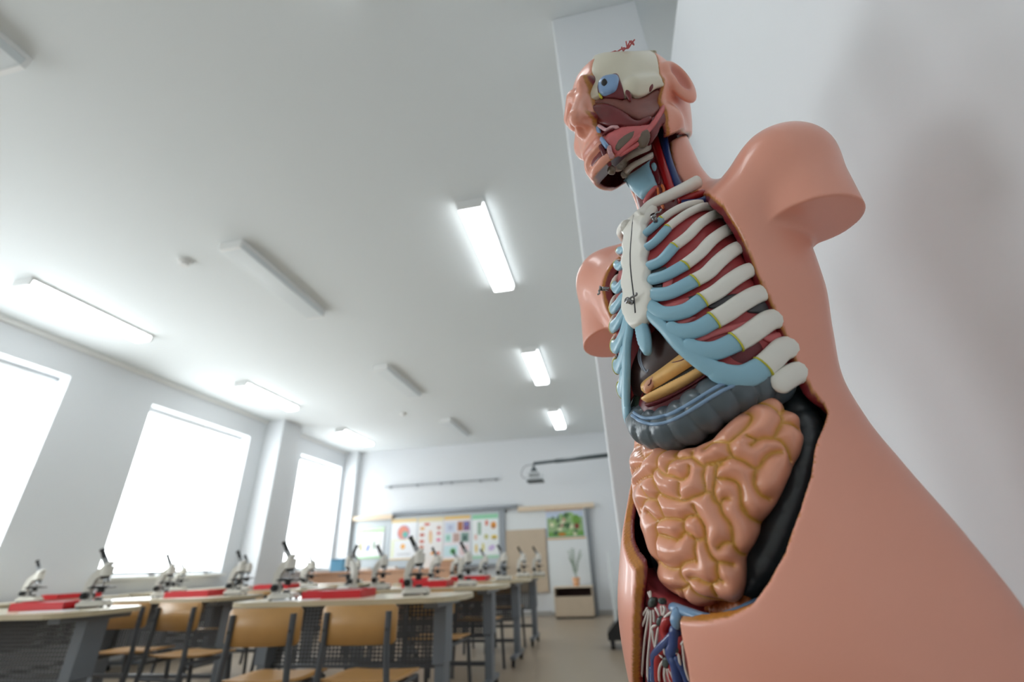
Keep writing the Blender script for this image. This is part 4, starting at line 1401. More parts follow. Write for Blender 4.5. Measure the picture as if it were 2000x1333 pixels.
# breastbone, collar bones, screws
_st = [(.006, .553), (.016, .556), (.0245, .545), (.0215, .530), (.0155, .516), (.0175, .500), (.0145, .486), (.0180, .468), (.0150, .452), (.0190, .434), (.0165, .416), (.0205, .396), (.0170, .378), (.0110, .362), (.0, .356)]
_st = [(x * 1.25, z) for x, z in _st]
STERN = _st + [(-x, z) for x, z in _st[:-1][::-1]]
FRB = on_front(ribs_sdf, 0.0)
sternum = patch('sternum', STERN, FRB, .0068, .007, .003, m_bone, depth=.006, label='white breastbone with a split down the middle')
bm = bmesh.new()
S = on_front(ribs_sdf, -.0066)(np.array([(.001 + .001 * math.sin(k), .545 - k * .019) for k in range(10)]))[0]
tube(bm, S.tolist(), .0011, 6); tobj('split_line', bm, m_lung, sternum)
patch('xiphoid_process', [(.0, .368), (.008, .360), (.009, .340), (.004, .322), (-.004, .322), (-.009, .340), (-.008, .360)], on_front(ribs_sdf, .002), .005, .005, .0025, m_cart, label='pale blue tip below the breastbone')
cl = [cast_y([(1250, 424)], .128)[0], cast_y([(1268, 402)], .118)[0], cast_y([(1302, 385)], .103)[0], cast_y([(1336, 369)], .080)[0], cast_y([(1362, 356)], .062)[0]]
cp = dense(cl, n=20)
for mir in (False, True):
    bm = bmesh.new()
    q = cp * ([-1, 1, 1] if mir else [1, 1, 1])
    tube(bm, q.tolist(), [.0062 + .0035 * (k / 19) + .004 * max(0, 1 - k / 3) for k in range(20)], 12)
    tobj('clavicle', bm, m_bone, label='white collar bone')


def hook(p, n, s):
    bm = bmesh.new()
    p, n, s = Vector(p), Vector(n), Vector(s)
    tube(bm, [p - n * .002, p + n * .010], .0032, 8)
    tube(bm, [p + n * .010, p + n * .0125], .0042, 8)
    tube(bm, smooth_path([p + n * .007, p + n * .010 + s * .006, p + n * .006 + s * .013, p + n * .008 + s * .016], 10), .0014, 6)
    return tobj('fixing_hook', bm, m_metal, label='steel hook and peg')


for px in ((1281, 434), (1238, 593), (1187, 565)):
    S = cast([px], ribs_sdf, -.004); N = grad(ribs_sdf, S)
    hook(S[0], N[0], (.8, 0, .3) if px[0] > 1200 else (-.5, .2, -.4))

# ------------------------------------------------------------------ small intestine: one relief with painted creases
ZA = lambda P: zz(P, 1210, 850, 6.665)
ZB = lambda P: zz(P, 1390, 760, 5.554)
ZC = lambda P: zz(P, 1210, 1030, 6.665)
ZD = lambda P: zz(P, 1370, 960, 5.554)
CREASE = [ZA(p) for p in (
    [(240, 40), (205, 170), (205, 290), (220, 430), (250, 500), (240, 600), (250, 690), (200, 770), (165, 860), (185, 960), (200, 1100), (215, 1200), (235, 1333)],
    [(255, 185), (345, 320), (330, 400), (265, 470), (250, 510)], [(345, 320), (420, 235)],
    [(550, 170), (515, 300), (530, 430), (480, 490), (490, 590), (560, 750)],
    [(250, 690), (340, 595), (440, 545), (485, 550)],
    [(355, 690), (400, 770), (440, 830)], [(240, 800), (262, 880), (300, 930), (365, 940)], [(190, 955), (300, 935)],
    [(440, 830), (380, 880), (365, 960), (345, 1100), (340, 1180), (370, 1280), (395, 1345)],
    [(440, 830), (520, 850), (580, 960), (630, 1082)], [(430, 1000), (500, 1075), (560, 1115), (635, 1085)],
    [(685, 190), (700, 250), (760, 305), (880, 300), (945, 292), (1040, 370), (1120, 440), (1110, 540), (1130, 740), (1000, 810), (870, 855), (700, 822), (590, 780), (560, 750)],
    [(760, 305), (680, 370), (650, 440), (655, 485)], [(530, 440), (620, 525), (720, 545), (850, 590), (920, 530), (930, 425)],
    [(800, 640), (800, 760), (820, 800)], [(915, 205), (940, 285)],
    [(1120, 440), (1160, 390), (1270, 370), (1340, 340)], [(1340, 390), (1270, 420), (1260, 500), (1250, 640), (1225, 760), (1250, 860), (1320, 920), (1333, 990)],
    [(1130, 740), (1150, 750), (1225, 752)], [(560, 750), (530, 800), (530, 870), (580, 955)],
    [(630, 1085), (760, 1090), (860, 1110), (900, 1070), (1000, 1050), (1060, 1080), (1120, 1200), (1140, 1340)], [(985, 920), (1010, 990), (1060, 1080)],
    [(860, 1110), (858, 1200), (868, 1270), (830, 1340)], [(565, 1290), (700, 1340)], [(635, 1088), (560, 1118), (540, 1190), (550, 1340)],
    [(90, 870), (158, 882)], [(150, 285), (205, 292)], [(145, 482), (205, 485)])]
CREASE += [ZC(p) for p in (
    [(552, 95), (640, 102), (770, 158), (800, 160), (862, 72), (930, 92), (1008, 165), (1006, 300), (1030, 435)],
    [(1008, 165), (1120, 150), (1137, 90)], [(1130, 0), (1140, 150), (1165, 270), (1220, 390), (1282, 450), (1282, 560), (1300, 670), (1215, 740)],
    [(235, 0), (265, 90), (340, 98), (400, 165), (470, 270), (500, 420), (525, 465)], [(390, 0), (420, 190)],
    [(545, 0), (552, 200), (580, 370), (620, 455)], [(525, 465), (590, 440), (640, 480), (740, 530), (820, 522), (880, 460), (1015, 420)],
    [(525, 465), (495, 560), (500, 660), (515, 790)], [(360, 655), (430, 662), (500, 656)], [(560, 640), (620, 740), (680, 795), (820, 805), (900, 772), (935, 740)],
    [(820, 525), (840, 620), (930, 740), (990, 850), (1080, 930), (1210, 990), (1330, 1010)], [(540, 880), (590, 832), (680, 795)], [(830, 810), (850, 920), (885, 1015)],
    [(950, 660), (1040, 665), (1130, 710), (1215, 740)], [(1215, 740), (1220, 800), (1255, 905)])]
CREASE += [ZB(p) for p in (
    [(-80, 640), (0, 570), (100, 575), (185, 590), (260, 530), (370, 430), (430, 340), (425, 280), (390, 240)],
    [(185, 590), (190, 660), (230, 745), (330, 790), (480, 870), (560, 770), (640, 710), (740, 690)],
    [(480, 870), (455, 960), (460, 1060), (520, 1150), (630, 1195)],
    [(500, 110), (620, 170), (720, 280), (745, 370), (700, 460), (660, 540), (560, 545), (480, 570), (420, 625)],
    [(735, 285), (790, 225), (860, 175)], [(745, 382), (840, 388), (965, 425)], [(660, 540), (740, 580), (820, 670), (878, 775)], [(480, 562), (380, 520)],
    [(230, 745), (130, 790), (60, 880), (48, 980), (28, 1100), (60, 1215), (100, 1270)],
    [(80, 980), (200, 988), (280, 1030), (310, 1120), (320, 1240), (372, 1340)], [(100, 1270), (130, 1200), (185, 1192)], [(0, 830), (75, 830)])]
CREASE += [ZD(p) for p in (
    [(130, 60), (200, 148), (240, 250), (310, 350), (335, 460), (345, 560), (400, 660), (485, 708)], [(425, 60), (440, 190), (520, 280), (620, 330), (690, 352)],
    [(0, 300), (50, 400), (60, 550), (110, 680), (180, 762)], [(190, 610), (250, 560), (340, 552)], [(180, 762), (250, 765), (345, 792)],
    [(180, 762), (182, 880), (192, 940), (110, 1000), (0, 960)], [(110, 1000), (130, 1080), (155, 1150)], [(190, 940), (235, 965)])]
_cl = []
for p in CREASE:
    q = cast(dense(p, step=3.0)[:, :2], abd_sdf, .002)
    _cl.append(q + grad(abd_sdf, q) * .002)
# the far side of the belly, out of the photo, gets loops of the same kind
_far = []
for p in _cl:
    m = p[p[:, 0] > .045]
    if len(m) > 4: _far.append(m * [-1, 1, 1] + [.0, 0, .004])
_ex = np.concatenate(_cl).min(0)[0]
CR_PTS = np.concatenate(_cl + [q for q in (f[f[:, 0] < -.085] for f in _far) if len(q)])
_ctr = [(1230, 868), (1262, 867), (1300, 876), (1350, 866), (1385, 850), (1425, 815), (1460, 790), (1492, 768), (1520, 766), (1550, 780), (1577, 808), (1588, 846), (1578, 885), (1553, 930), (1527, 985), (1500, 1018), (1490, 1042), (1468, 1080), (1457, 1100), (1456, 1150), (1450, 1172), (1436, 1186), (1408, 1190), (1375, 1186), (1352, 1193), (1330, 1185), (1296, 1170), (1285, 1160), (1266, 1143), (1262, 1110)]
_cb = unroll(ABD, cast(_ctr, abd_sdf, -.006)).tolist()
GUT = [(t, z) for t, z in _cb if True] + [(-.72, .10), (-.95, .14), (-1.15, .18), (-1.25, .23), (-1.15, .275)]


def near(P, pts, chunk=4000):
    out = np.empty(len(P))
    for i in range(0, len(P), chunk):
        q = P[i:i + chunk]
        d = ((q[:, None, :] - pts[None, :, :]) ** 2).sum(2).min(1)
        out[i:i + chunk] = np.sqrt(d)
    return out


_gutd = {}


def gut_h(P, d):
    c = near(P + 0, CR_OFF)
    _gutd['c'] = c; _gutd['P'] = P
    R = .0160
    t = np.clip(c / R, 0, 1)
    h = .0145 * np.sqrt(np.maximum(0, 1 - (1 - t) ** 2))
    k = np.clip((d + .026) / .030, 0, 1.15)
    wob = .0012 * np.sin(P[:, 0] * 95 + 1.3 * np.sin(P[:, 2] * 60)) * np.sin(P[:, 2] * 80 + .7)
    return -.004 + h + wob - .034 * (1 - np.sqrt(np.maximum(0, 1 - np.minimum(k, 1) ** 2))) - np.maximum(0, k - 1) * .05


CR_OFF = CR_PTS
C_GUT, C_GUT2, C_YEL = c3(236, 166, 138), c3(224, 150, 120), c3(222, 168, 62)


def gut_paint(P, d):
    c = near(P, CR_OFF)
    t = sstep(.0030, .0005, c) * .72 + sstep(.0075, .0015, c) * .16
    n = .5 + .5 * np.sin(P[:, 0] * 40 + 2 * np.sin(P[:, 2] * 31)) * np.sin(P[:, 2] * 37 + 1)
    base = C_GUT[None, :] * (1 - .4 * n[:, None]) + C_GUT2[None, :] * .4 * n[:, None]
    return base * (1 - t[:, None]) + C_YEL[None, :] * t[:, None]


relief('small_intestine', ABD, GUT, .00115, gut_h, m_gut, gut_paint, margin=.006, label='pink coiled small intestine with ochre creases',
       soften=14, keepc=lambda: sstep(.0035, .0008, _gutd['c']) * .75)

# ------------------------------------------------------------------ large intestine
m_colon = mat('slate_grey_plastic', (84, 96, 104), 0.30, noise=0.08, scale=50, coat=0.2)
m_colond = mat('dark_slate_plastic', (48, 54, 58), 0.32, noise=0.08, scale=50, coat=0.2)
m_taenia = mat('light_blue_band_plastic', (134, 164, 196), 0.32)
Z3 = lambda P: zz(P, 1160, 560, 3.92)


def haustra(pts, lobe, r0, pinch):
    """signed distance to a bent, pinched tube"""
    P = dense(pts, step=.006)
    seg = np.r_[0, np.cumsum(np.linalg.norm(np.diff(P, axis=0), axis=1))]
    L = seg[-1]

    def fn(X, Y, Z):
        X, Y, Z = np.broadcast_arrays(X, Y, Z)
        best = np.full(X.shape, 1e9); s = np.zeros(X.shape)
        for i in range(len(P) - 1):
            a = P[i]; d = P[i + 1] - a; l2 = d @ d
            t = np.clip(((X - a[0]) * d[0] + (Y - a[1]) * d[1] + (Z - a[2]) * d[2]) / l2, 0, 1)
            q = (X - a[0] - d[0] * t) ** 2 + (Y - a[1] - d[1] * t) ** 2 + (Z - a[2] - d[2] * t) ** 2
            m = q < best
            best = np.where(m, q, best); s = np.where(m, seg[i] + t * (seg[i + 1] - seg[i]), s)
        r = r0 * (1 - pinch + pinch * np.sqrt(np.abs(np.sin(np.pi * s / lobe)) + 1e-4))
        return (np.sqrt(best) - r) * .85
    return fn


def bbox(pts, pad):
    P = np.array(pts)
    return P.min(0) - pad, P.max(0) + pad


cpx = Z3([(404, 1035), (476, 1085), (580, 1085), (700, 1040), (830, 950), (960, 862), (1100, 792), (1230, 750), (1340, 735)])
cy = [.108, .119, .122, .121, .116, .107, .093, .076, .058]
tc = [cast_y([p], y)[0] for p, y in zip(cpx, cy)]
tc = [cast_y([Z3([(430, 985)])[0]], .078)[0]] + tc
fn_tc = haustra(tc, .0205, .0268, .17)
lo, hi = bbox(tc, .035)
colon = tsdf('transverse_colon', fn_tc, lo, hi, .0022, m_colon, label='slate grey pinched bowel crossing below the ribs')
for pl in ([(285, 985), (310, 1000), (350, 1030), (440, 1055), (540, 1045), (650, 1000), (770, 930), (880, 860), (1000, 790), (1085, 755)], [(300, 960), (330, 985), (400, 1010), (500, 1000), (600, 970), (720, 905), (850, 825), (960, 760), (1040, 735)]):
    S = cast(dense(Z3(pl), n=36)[:, :2], fn_tc, 0); N = grad(fn_tc, S)
    strip('taenia_band', S, N, .0021, .0021, m_taenia, colon, n=8, label='light blue band')
dpx = [(1535, 760), (1560, 810), (1575, 860), (1567, 930), (1542, 1005), (1508, 1080), (1476, 1130), (1448, 1162), (1420, 1175)]
dy = [.020, .030, .042, .062, .078, .088, .092, .090, .08]
dc = [cast_y([p], y)[0] for p, y in zip(dpx, dy)]
fn_dc = haustra(dc, .022, .0185, .10)
lo, hi = bbox(dc, .03)
tsdf('descending_colon', fn_dc, lo, hi, .0025, m_colond, label='dark grey bowel along the cut skin edge')
ac = [(-.088, .0, .30), (-.100, .02, .24), (-.104, .03, .19), (-.100, .05, .14), (-.088, .07, .10)]
fn_ac = haustra(ac, .022, .02, .10)
lo, hi = bbox(ac, .03)
tsdf('ascending_colon', fn_ac, lo, hi, .003, m_colond)

# ------------------------------------------------------------------ liver, gall bladder, stomach, back wall
m_liver = mat('liver_brown_plastic', (62, 40, 36), 0.30, noise=0.15, scale=40, coat=0.15)
m_gall = mat('dark_green_plastic', (46, 58, 46), 0.22, noise=0.2, scale=40, coat=0.5)
m_stom = mat('orange_stomach_plastic', (248, 194, 122), 0.3, noise=0.12, scale=60, coat=0.3)
m_stomp = mat('pale_pink_stomach_plastic', (236, 178, 146), 0.3, noise=0.1, scale=60, coat=0.3)
m_wine = mat('wine_red_plastic', (104, 26, 36), 0.3)
m_black = mat('black_gap', (18, 14, 13), 0.4)
m_vein_l = mat('pale_blue_thread', (150, 160, 176), 0.35)


def liver_fn(X, Y, Z):
    a = sd_ellipsoid(X, Y, Z, (-.022, .078, .318), (.064, .060, .058))
    b = sd_ellipsoid(X, Y, Z, (.030, .082, .337), (.056, .050, .036))
    return smin(a, b, .03)


liver = tsdf('liver', liver_fn, (-.13, -.0, .24), (.10, .15, .385), .003, m_liver, label='glossy dark brown liver')


def gall_fn(X, Y, Z):
    return sd_ellipsoid(X, Y, Z, (-.050, .098, .272), (.026, .028, .042))


tsdf('gall_bladder', gall_fn, (-.10, .06, .215), (-.025, .135, .32), .003, m_gall, label='glossy dark green gall bladder')
for pl in ([(372, 430), (345, 500), (345, 570), (380, 650)], [(385, 440), (358, 510), (362, 580), (400, 655), (420, 632)]):
    S = cast(dense(Z3(pl), n=16)[:, :2], liver_fn, 0); N = grad(liver_fn, S)
    strip('ligament', S, N, .0014, .0014, m_vein_l, liver, n=6)


def stom_fn(X, Y, Z):
    return sd_capsule(X, Y, Z, (-.020, .100, .268), (.058, .078, .306), .038, .040)


tsdf('stomach', stom_fn, (-.07, .03, .21), (.14, .155, .375), .0025, m_wine, label='wine red stomach body behind the cut')
ST = on(stom_fn, 0)
patch('stomach_lip', Z3([(383, 800), (392, 762), (450, 700), (530, 630), (590, 580), (640, 520), (690, 508), (760, 545), (800, 580), (720, 630), (600, 705), (480, 778), (400, 822)]), ST, .010, 9, 3.0, m_stom, label='orange upper edge of the cut stomach')
patch('stomach_lip', Z3([(390, 858), (480, 805), (600, 738), (720, 672), (830, 610), (890, 640), (800, 700), (680, 775), (540, 845), (430, 888), (395, 885)]), ST, .010, 8, 3.0, m_stom, label='orange lower edge of the cut stomach')
patch('stomach_slit', Z3([(384, 815), (480, 770), (600, 697), (720, 625), (800, 572), (830, 612), (720, 676), (600, 742), (480, 808), (390, 852)]), ST, .0005, 4, 3.0, m_black, depth=.002, label='black slit of the cut stomach')
patch('stomach_rim', Z3([(395, 890), (430, 890), (540, 850), (680, 780), (800, 705), (890, 645), (900, 670), (800, 735), (680, 810), (540, 885), (430, 925), (400, 915)]), ST, .006, 5, 3.0, m_wine, label='wine red rim below the cut stomach')
patch('stomach_tip', Z3([(386, 765), (420, 720), (470, 690), (450, 740), (420, 790), (390, 815)]), on(stom_fn, -.0075), .004, 5, 3.0, m_stomp, label='pale pink fold')
for pl in ([(700, 525), (690, 555), (640, 575), (590, 585)], [(720, 530), (715, 560), (735, 585)], [(395, 770), (430, 745), (440, 700)]):
    S = cast(dense(Z3(pl), n=10)[:, :2], stom_fn, -.0098); N = grad(stom_fn, S)
    strip('stomach_vessel', S, N, .0008, .0008, m_wine, n=6)

# dark back of the belly cavity
m_cave = mat('dark_brown_cavity', (44, 26, 24), 0.5)


def back_fn(X, Y, Z):
    f = BODY.sdf(X, Y, Z, -.016)
    f = np.maximum(f, Y - .012)
    return np.maximum(np.maximum(f, .56 - Z) * 0 + f, np.maximum(Z - .57, .0 - Z))


tsdf('back_wall', back_fn, (-.2, -.12, -.01), (.2, .03, .58), .005, m_cave, label='dark back of the body cavity')

# ------------------------------------------------------------------ groin: opened thigh with nerves and vessels
m_bluerim = mat('blue_membrane_plastic', (112, 146, 180), 0.3, coat=0.2)
m_vein = mat('vein_blue_plastic', (38, 62, 120), 0.3, coat=0.2)
m_artery = mat('artery_red_plastic', (166, 26, 30), 0.3, coat=0.2)
m_nerve = mat('nerve_white_plastic', (212, 204, 198), 0.4)
m_node = mat('dark_green_grey_node', (58, 68, 66), 0.35)
m_rosy = mat('rosy_muscle_plastic', (170, 72, 80), 0.36, noise=0.3, scale=70)
m_muc = mat('orange_mucosa_plastic', (176, 98, 50), 0.35, noise=0.2, scale=90)


def thigh_fn(X, Y, Z):
    return BODY.sdf(X, Y, Z, -.016)


def thigh_solid(X, Y, Z):
    f = np.maximum(thigh_fn(X, Y, Z), .0 - Y)
    f = smax(f, Z - .078 + .35 * (X + .08), .01)
    return np.maximum(np.maximum(f, X - .02), np.maximum(-.14 - Z, -.125 - X))


tsdf('thigh_muscle', thigh_solid, (-.13, -.005, -.145), (.03, .16, .15), .003, m_rosy, label='rosy red thigh muscle laid bare')
Z5 = lambda P: zz(P, 1190, 1140, 5.714)
TH = on(thigh_fn, 0)


def cord(name, px, r, m, lift=0.0, n=20, parent=None, r1=None):
    S = cast(dense(px, n=n)[:, :2], thigh_fn, -lift)
    N = grad(thigh_fn, S)
    w = np.linspace(r, r if r1 is None else r1, n)
    return strip(name, S, N, w, w, m, parent, n=8)


cord('vein', Z5([(770, 470), (740, 540), (735, 640), (720, 720), (690, 790), (740, 900), (770, 1050), (790, 1200)]), .0060, m_vein, .003)
cord('vein', Z5([(755, 530), (680, 610), (600, 690), (530, 770), (500, 830), (510, 960), (505, 1150)]), .0042, m_vein, .003)
cord('vein', Z5([(735, 790), (800, 930), (860, 1060), (880, 1150)]), .0034, m_vein, .003)
cord('vein', Z5([(480, 930), (465, 1020), (460, 1150)]), .0030, m_vein, .002)
cord('artery', Z5([(700, 380), (640, 430), (615, 520), (640, 620), (600, 720), (560, 800), (545, 950), (560, 1150)]), .0052, m_artery, .001)
cord('artery', Z5([(800, 560), (800, 640), (760, 760), (720, 880), (700, 1000), (720, 1150)]), .0042, m_artery, .001)
nodes = [((475, 215), 34, 62, 10), ((580, 200), 24, 40, -10), ((570, 425), 36, 62, 8), ((640, 880), 42, 70, -4), ((768, 745), 22, 36, 10)]
for (x, y), rx, ry, a in nodes:
    ca, sa = math.cos(math.radians(a)), math.sin(math.radians(a))
    pl = [(x + rx * math.cos(k) * ca - ry * math.sin(k) * sa, y + rx * math.cos(k) * sa + ry * math.sin(k) * ca) for k in np.linspace(0, 2 * PI, 12, endpoint=False)]
    patch('lymph_node', Z5(pl), on(thigh_fn, -.003), .0034, 6.5, 1.6, m_node, label='dark green-grey lymph node')
NERV = [[(430, 90), (450, 140), (460, 170)], [(455, 80), (460, 120), (465, 170)], [(430, 270), (390, 330), (350, 400)], [(440, 285), (400, 400), (340, 560), (310, 760)], [(450, 290), (430, 420), (400, 600), (380, 800), (360, 1100)], [(465, 290), (465, 420), (455, 620), (430, 850), (425, 1110)],
        [(490, 290), (500, 380), (500, 440)], [(510, 265), (540, 320), (560, 370)], [(580, 245), (585, 300), (590, 365)], [(600, 250), (620, 290), (600, 370)], [(530, 470), (480, 490), (455, 600), (440, 750), (430, 950), (440, 1110)],
        [(550, 480), (530, 600), (520, 720), (560, 790), (600, 840)], [(575, 485), (600, 600), (610, 720), (625, 810)], [(480, 510), (490, 620), (520, 740), (545, 800)], [(780, 520), (710, 560), (680, 660), (670, 750), (650, 810)], [(680, 835), (720, 790), (760, 770)],
        [(610, 860), (570, 920), (555, 1000), (560, 1110)], [(620, 945), (615, 1030), (630, 1110)], [(645, 950), (660, 1030), (690, 1110)], [(660, 945), (700, 1030), (730, 1110)], [(770, 775), (790, 900), (830, 1050), (850, 1110)], [(820, 680), (830, 800), (850, 950), (900, 1110)], [(800, 690), (830, 650), (850, 640)], [(780, 380), (760, 350), (780, 400), (800, 420)],
        [(610, 390), (660, 345), (700, 320)], [(690, 270), (720, 320)]]
for p in NERV:
    cord('nerve', Z5(p), .0013, m_nerve, .0042, n=14)
for p in ([(500, 850), (480, 960), (470, 1110)], [(520, 800), (500, 930), (495, 1100)]):
    cord('nerve', Z5(p), .0016, m_taenia, .004, n=12)
# blue membrane rim under the bowel and the bit of bowel lining behind it
bp = Z5([(690, 260), (740, 275), (830, 310), (940, 350), (1060, 388), (1180, 395), (1320, 365), (1450, 320), (1590, 255), (1700, 195)])
by = [.140, .146, .150, .151, .150, .146, .140, .132, .122, .110]
S = np.array([cast_y([p], y)[0] for p, y in zip(bp, by)])
S = dense(S.tolist(), n=40)
strip('membrane_rim', S, np.tile([0, .6, .8], (40, 1)), .0052, .0040, m_bluerim, label='blue membrane rim below the bowel')
bp = Z5([(735, 285), (745, 350), (735, 430), (740, 500)])
S = dense([cast_y([p], y)[0] for p, y in zip(bp, [.150, .154, .155, .152])], n=16)
strip('membrane_rim', S, np.tile([0, 1, .1], (16, 1)), .0055, .0035, m_bluerim)
pc = [cast_y([p], .105)[0] for p in Z5([(1180, 325), (1260, 320), (1340, 310), (1430, 295), (1520, 270)])]
fn_mu = haustra(pc, .006, .012, .14)
lo, hi = bbox(pc, .02)
tsdf('bowel_lining', fn_mu, lo, hi, .0018, m_muc, label='orange ribbed bowel lining')

# ------------------------------------------------------------------ neck and head
H_ORG = np.array([.002, .090, .761]); H_YAW = math.radians(4.0); H_PIT = math.radians(-9.6); H_S = 1.17
_hc, _hs = math.cos(H_YAW), math.sin(H_YAW)
_pc, _ps = math.cos(H_PIT), math.sin(H_PIT)


def to_head(X, Y, Z):
    a, b, c = (X - H_ORG[0]) / H_S, (Y - H_ORG[1]) / H_S, (Z - H_ORG[2]) / H_S
    x, y = _hc * a + _hs * b, -_hs * a + _hc * b
    return x, _pc * y + _ps * c, -_ps * y + _pc * c


def from_head(P):
    P = np.asarray(P, float) * H_S
    x, y, z = P[..., 0], P[..., 1] * _pc - P[..., 2] * _ps, P[..., 1] * _ps + P[..., 2] * _pc
    return np.stack([x * _hc - y * _hs + H_ORG[0], x * _hs + y * _hc + H_ORG[1], z + H_ORG[2]], -1)


def face_core(X, Y, Z):
    x, y, z = to_head(X, Y, Z)
    A = np.abs(x)
    f = sd_ellipsoid(x, y, z, (0, -.014, .030), (.073, .094, .092))
    f = smin(f, sd_ellipsoid(x, y, z, (0, .030, -.045), (.056, .056, .078)), .03)
    f = smin(f, sd_capsule(A, y, z, (.050, .0, -.055), (.012, .077, -.090), .020, .016), .025)
    f = smin(f, sd_ellipsoid(x, y, z, (0, .078, -.095), (.022, .021, .018)), .018)
    f = smin(f, sd_capsule(A, y, z, (.052, .045, -.012), (.062, .015, -.005), .014, .012), .02)
    nk = sd_capsule(x, y, z, (0, -.038, -.03), (0, -.044, -.16), .046, .042)
    f = smin(f, nk, .03)
    return f * H_S


def face_sdf(X, Y, Z):
    x, y, z = to_head(X, Y, Z)
    A = np.abs(x)
    f = face_core(X, Y, Z) / H_S
    f = smin(f, sd_capsule(A, y, z, (.012, .086, .026), (.040, .072, .022), .010, .009), .016)
    f = smax(f, -sd_ellipsoid(A, y, z, (.032, .092, .008), (.018, .016, .012)), .012)
    f = smin(f, sd_ellipsoid(A, y, z, (.031, .072, .007), (.013, .013, .012)), .004)
    nose = smin(sd_capsule(x, y, z, (0, .084, .014), (0, .106, -.030), .008, .011), sd_capsule(A, y, z, (.0, .096, -.032), (.013, .090, -.034), .010, .008), .008)
    f = smin(f, nose, .012)
    f = smax(f, -sd_ellipsoid(A, y, z, (.008, .098, -.043), (.0045, .008, .006)), .003)
    f = smin(f, sd_capsule(x, y, z, (-.020, .080, -.066), (.020, .080, -.066), .009), .008)
    f = smin(f, sd_capsule(x, y, z, (-.017, .079, -.081), (.017, .079, -.081), .009), .008)
    f = smax(f, -sd_capsule(x, y, z, (-.024, .093, -.0735), (.024, .093, -.0735), .0035), .004)
    f = smax(f, -sd_capsule(x, y, z, (-.016, .096, -.094), (.016, .096, -.094), .006), .008)
    return f * H_S


def ear_sdf(X, Y, Z):
    x, y, z = to_head(X, Y, Z)
    u = (A := np.abs(x)) - .074
    # tilted back a little, standing off the skull
    yy = y + .016 - .18 * z; ww = u - .16 * (-yy) + .001
    e = sd_ellipsoid(ww, yy, z, (.002, -.006, .004), (.0085, .0205, .035))
    e = smax(e, -sd_ellipsoid(ww, yy, z, (.0115, -.003, .006), (.0105, .0115, .0235)), .003)
    e = smin(e, sd_ellipsoid(ww, yy, z, (.004, .012, .0), (.004, .004, .008)), .005)
    return e * H_S


_bk = cast([(1283, 96), (1290, 130), (1297, 180), (1304, 210), (1308, 240), (1311, 262), (1312, 300)], face_core)
_bkh = np.stack(to_head(_bk[:, 0], _bk[:, 1], _bk[:, 2]), 1)
_side = [(p[1], p[2]) for p in _bkh]
HOPEN = [(.30, .20), (_side[0][0] + .002, .20)] + _side + [(_side[-1][0], -.25), (.30, -.25)]


_m = cast([(1160, 112), (1141, 128), (1137, 156), (1139, 180), (1143, 200), (1141, 225), (1151, 243), (1164, 263), (1170, 279), (1187, 304), (1190, 320), (1176, 343)], face_sdf)
_mh = np.stack(to_head(_m[:, 0], _m[:, 1], _m[:, 2]), 1)
_o = np.argsort(_mh[:, 2]); MIDZ, MIDX = _mh[_o, 2], np.clip(_mh[_o, 0], .0, .034)


def head_open(X, Y, Z):
    x, y, z = to_head(X, Y, Z)
    op = sd_poly2(y, z, HOPEN)
    mid = np.interp(z, MIDZ, MIDX)
    return smax(op, mid - x, .003)


TOP = .071


def head_skin(X, Y, Z):
    f = face_sdf(X, Y, Z)
    x, y, z = to_head(X, Y, Z)
    f = smax(f, -(f + .0075 + .08 * sstep(-.045, -.065, z) * sstep(.050, .062, y)), .002)
    f = smax(f, -(head_open(X, Y, Z) + .9 * np.clip(-face_sdf(X, Y, Z), 0, .0075)), .002)
    f = smin(f, ear_sdf(X, Y, Z), .006)
    x, y, z = to_head(X, Y, Z)
    f = np.maximum(f, (z - TOP) * H_S)
    return np.maximum(f, (seam(Y) + .0008 + .012 * sstep(.09, .14, Y) - Z) * .8)


C_LIP = c3(198, 108, 92)


def head_paint(X, Y, Z):
    c = shell_paint(lambda a, b, d: np.minimum(face_sdf(a, b, d), ear_sdf(a, b, d) - .0), .0040, .0064)(X, Y, Z)
    x, y, z = to_head(X, Y, Z)
    t = sstep(.011, .006, np.sqrt(((z + .0735) * 1.0) ** 2 + (np.maximum(0, np.abs(x) - .018)) ** 2)) * sstep(.078, .083, y) * .55
    c = c * (1 - t[:, None]) + C_LIP[None, :] * t[:, None]
    A = np.abs(x); yy = y + .016 - .18 * z
    t = sstep(1.15, .75, np.sqrt(((yy + .003) / .0115) ** 2 + ((z - .004) / .0235) ** 2)) * (A > .068) * .8
    return c * (1 - t[:, None]) + C_LIP[None, :] * t[:, None]


head = tsdf('head_skin', head_skin, (-.14, -.09, .59), (.14, .27, .90), .0024, m_skin, paint=head_paint, label='skin of the face half and the ear, cut along the middle')

m_skull = mat('skull_cream_plastic', (222, 216, 196), 0.28, noise=0.04, scale=40, coat=0.2)
m_jawm = mat('dark_red_muscle_plastic', (112, 34, 38), 0.32, noise=0.3, scale=60, coat=0.15)
m_brownm = mat('brown_red_muscle_plastic', (128, 74, 66), 0.35, noise=0.3, scale=60)
m_gland = mat('grey_brown_gland_plastic', (112, 98, 84), 0.35, noise=0.1, scale=90)
m_lblue = mat('light_blue_plastic', (132, 166, 208), 0.3, coat=0.2)
m_speck = mat('pink_speckled_plastic', (206, 160, 164), 0.4, noise=0.35, scale=400)
m_oran = mat('orange_nerve_plastic', (206, 110, 58), 0.35)


def deep_head(X, Y, Z):
    x, y, z = to_head(X, Y, Z)
    f = face_core(X, Y, Z) + .0085
    f = np.maximum(f, z - TOP + .001)
    return np.maximum(f, (seam(Y) + .012 + .03 * (sstep(.03, .08, Y) - sstep(.100, .112, Y) * .5) - Z) * .8)


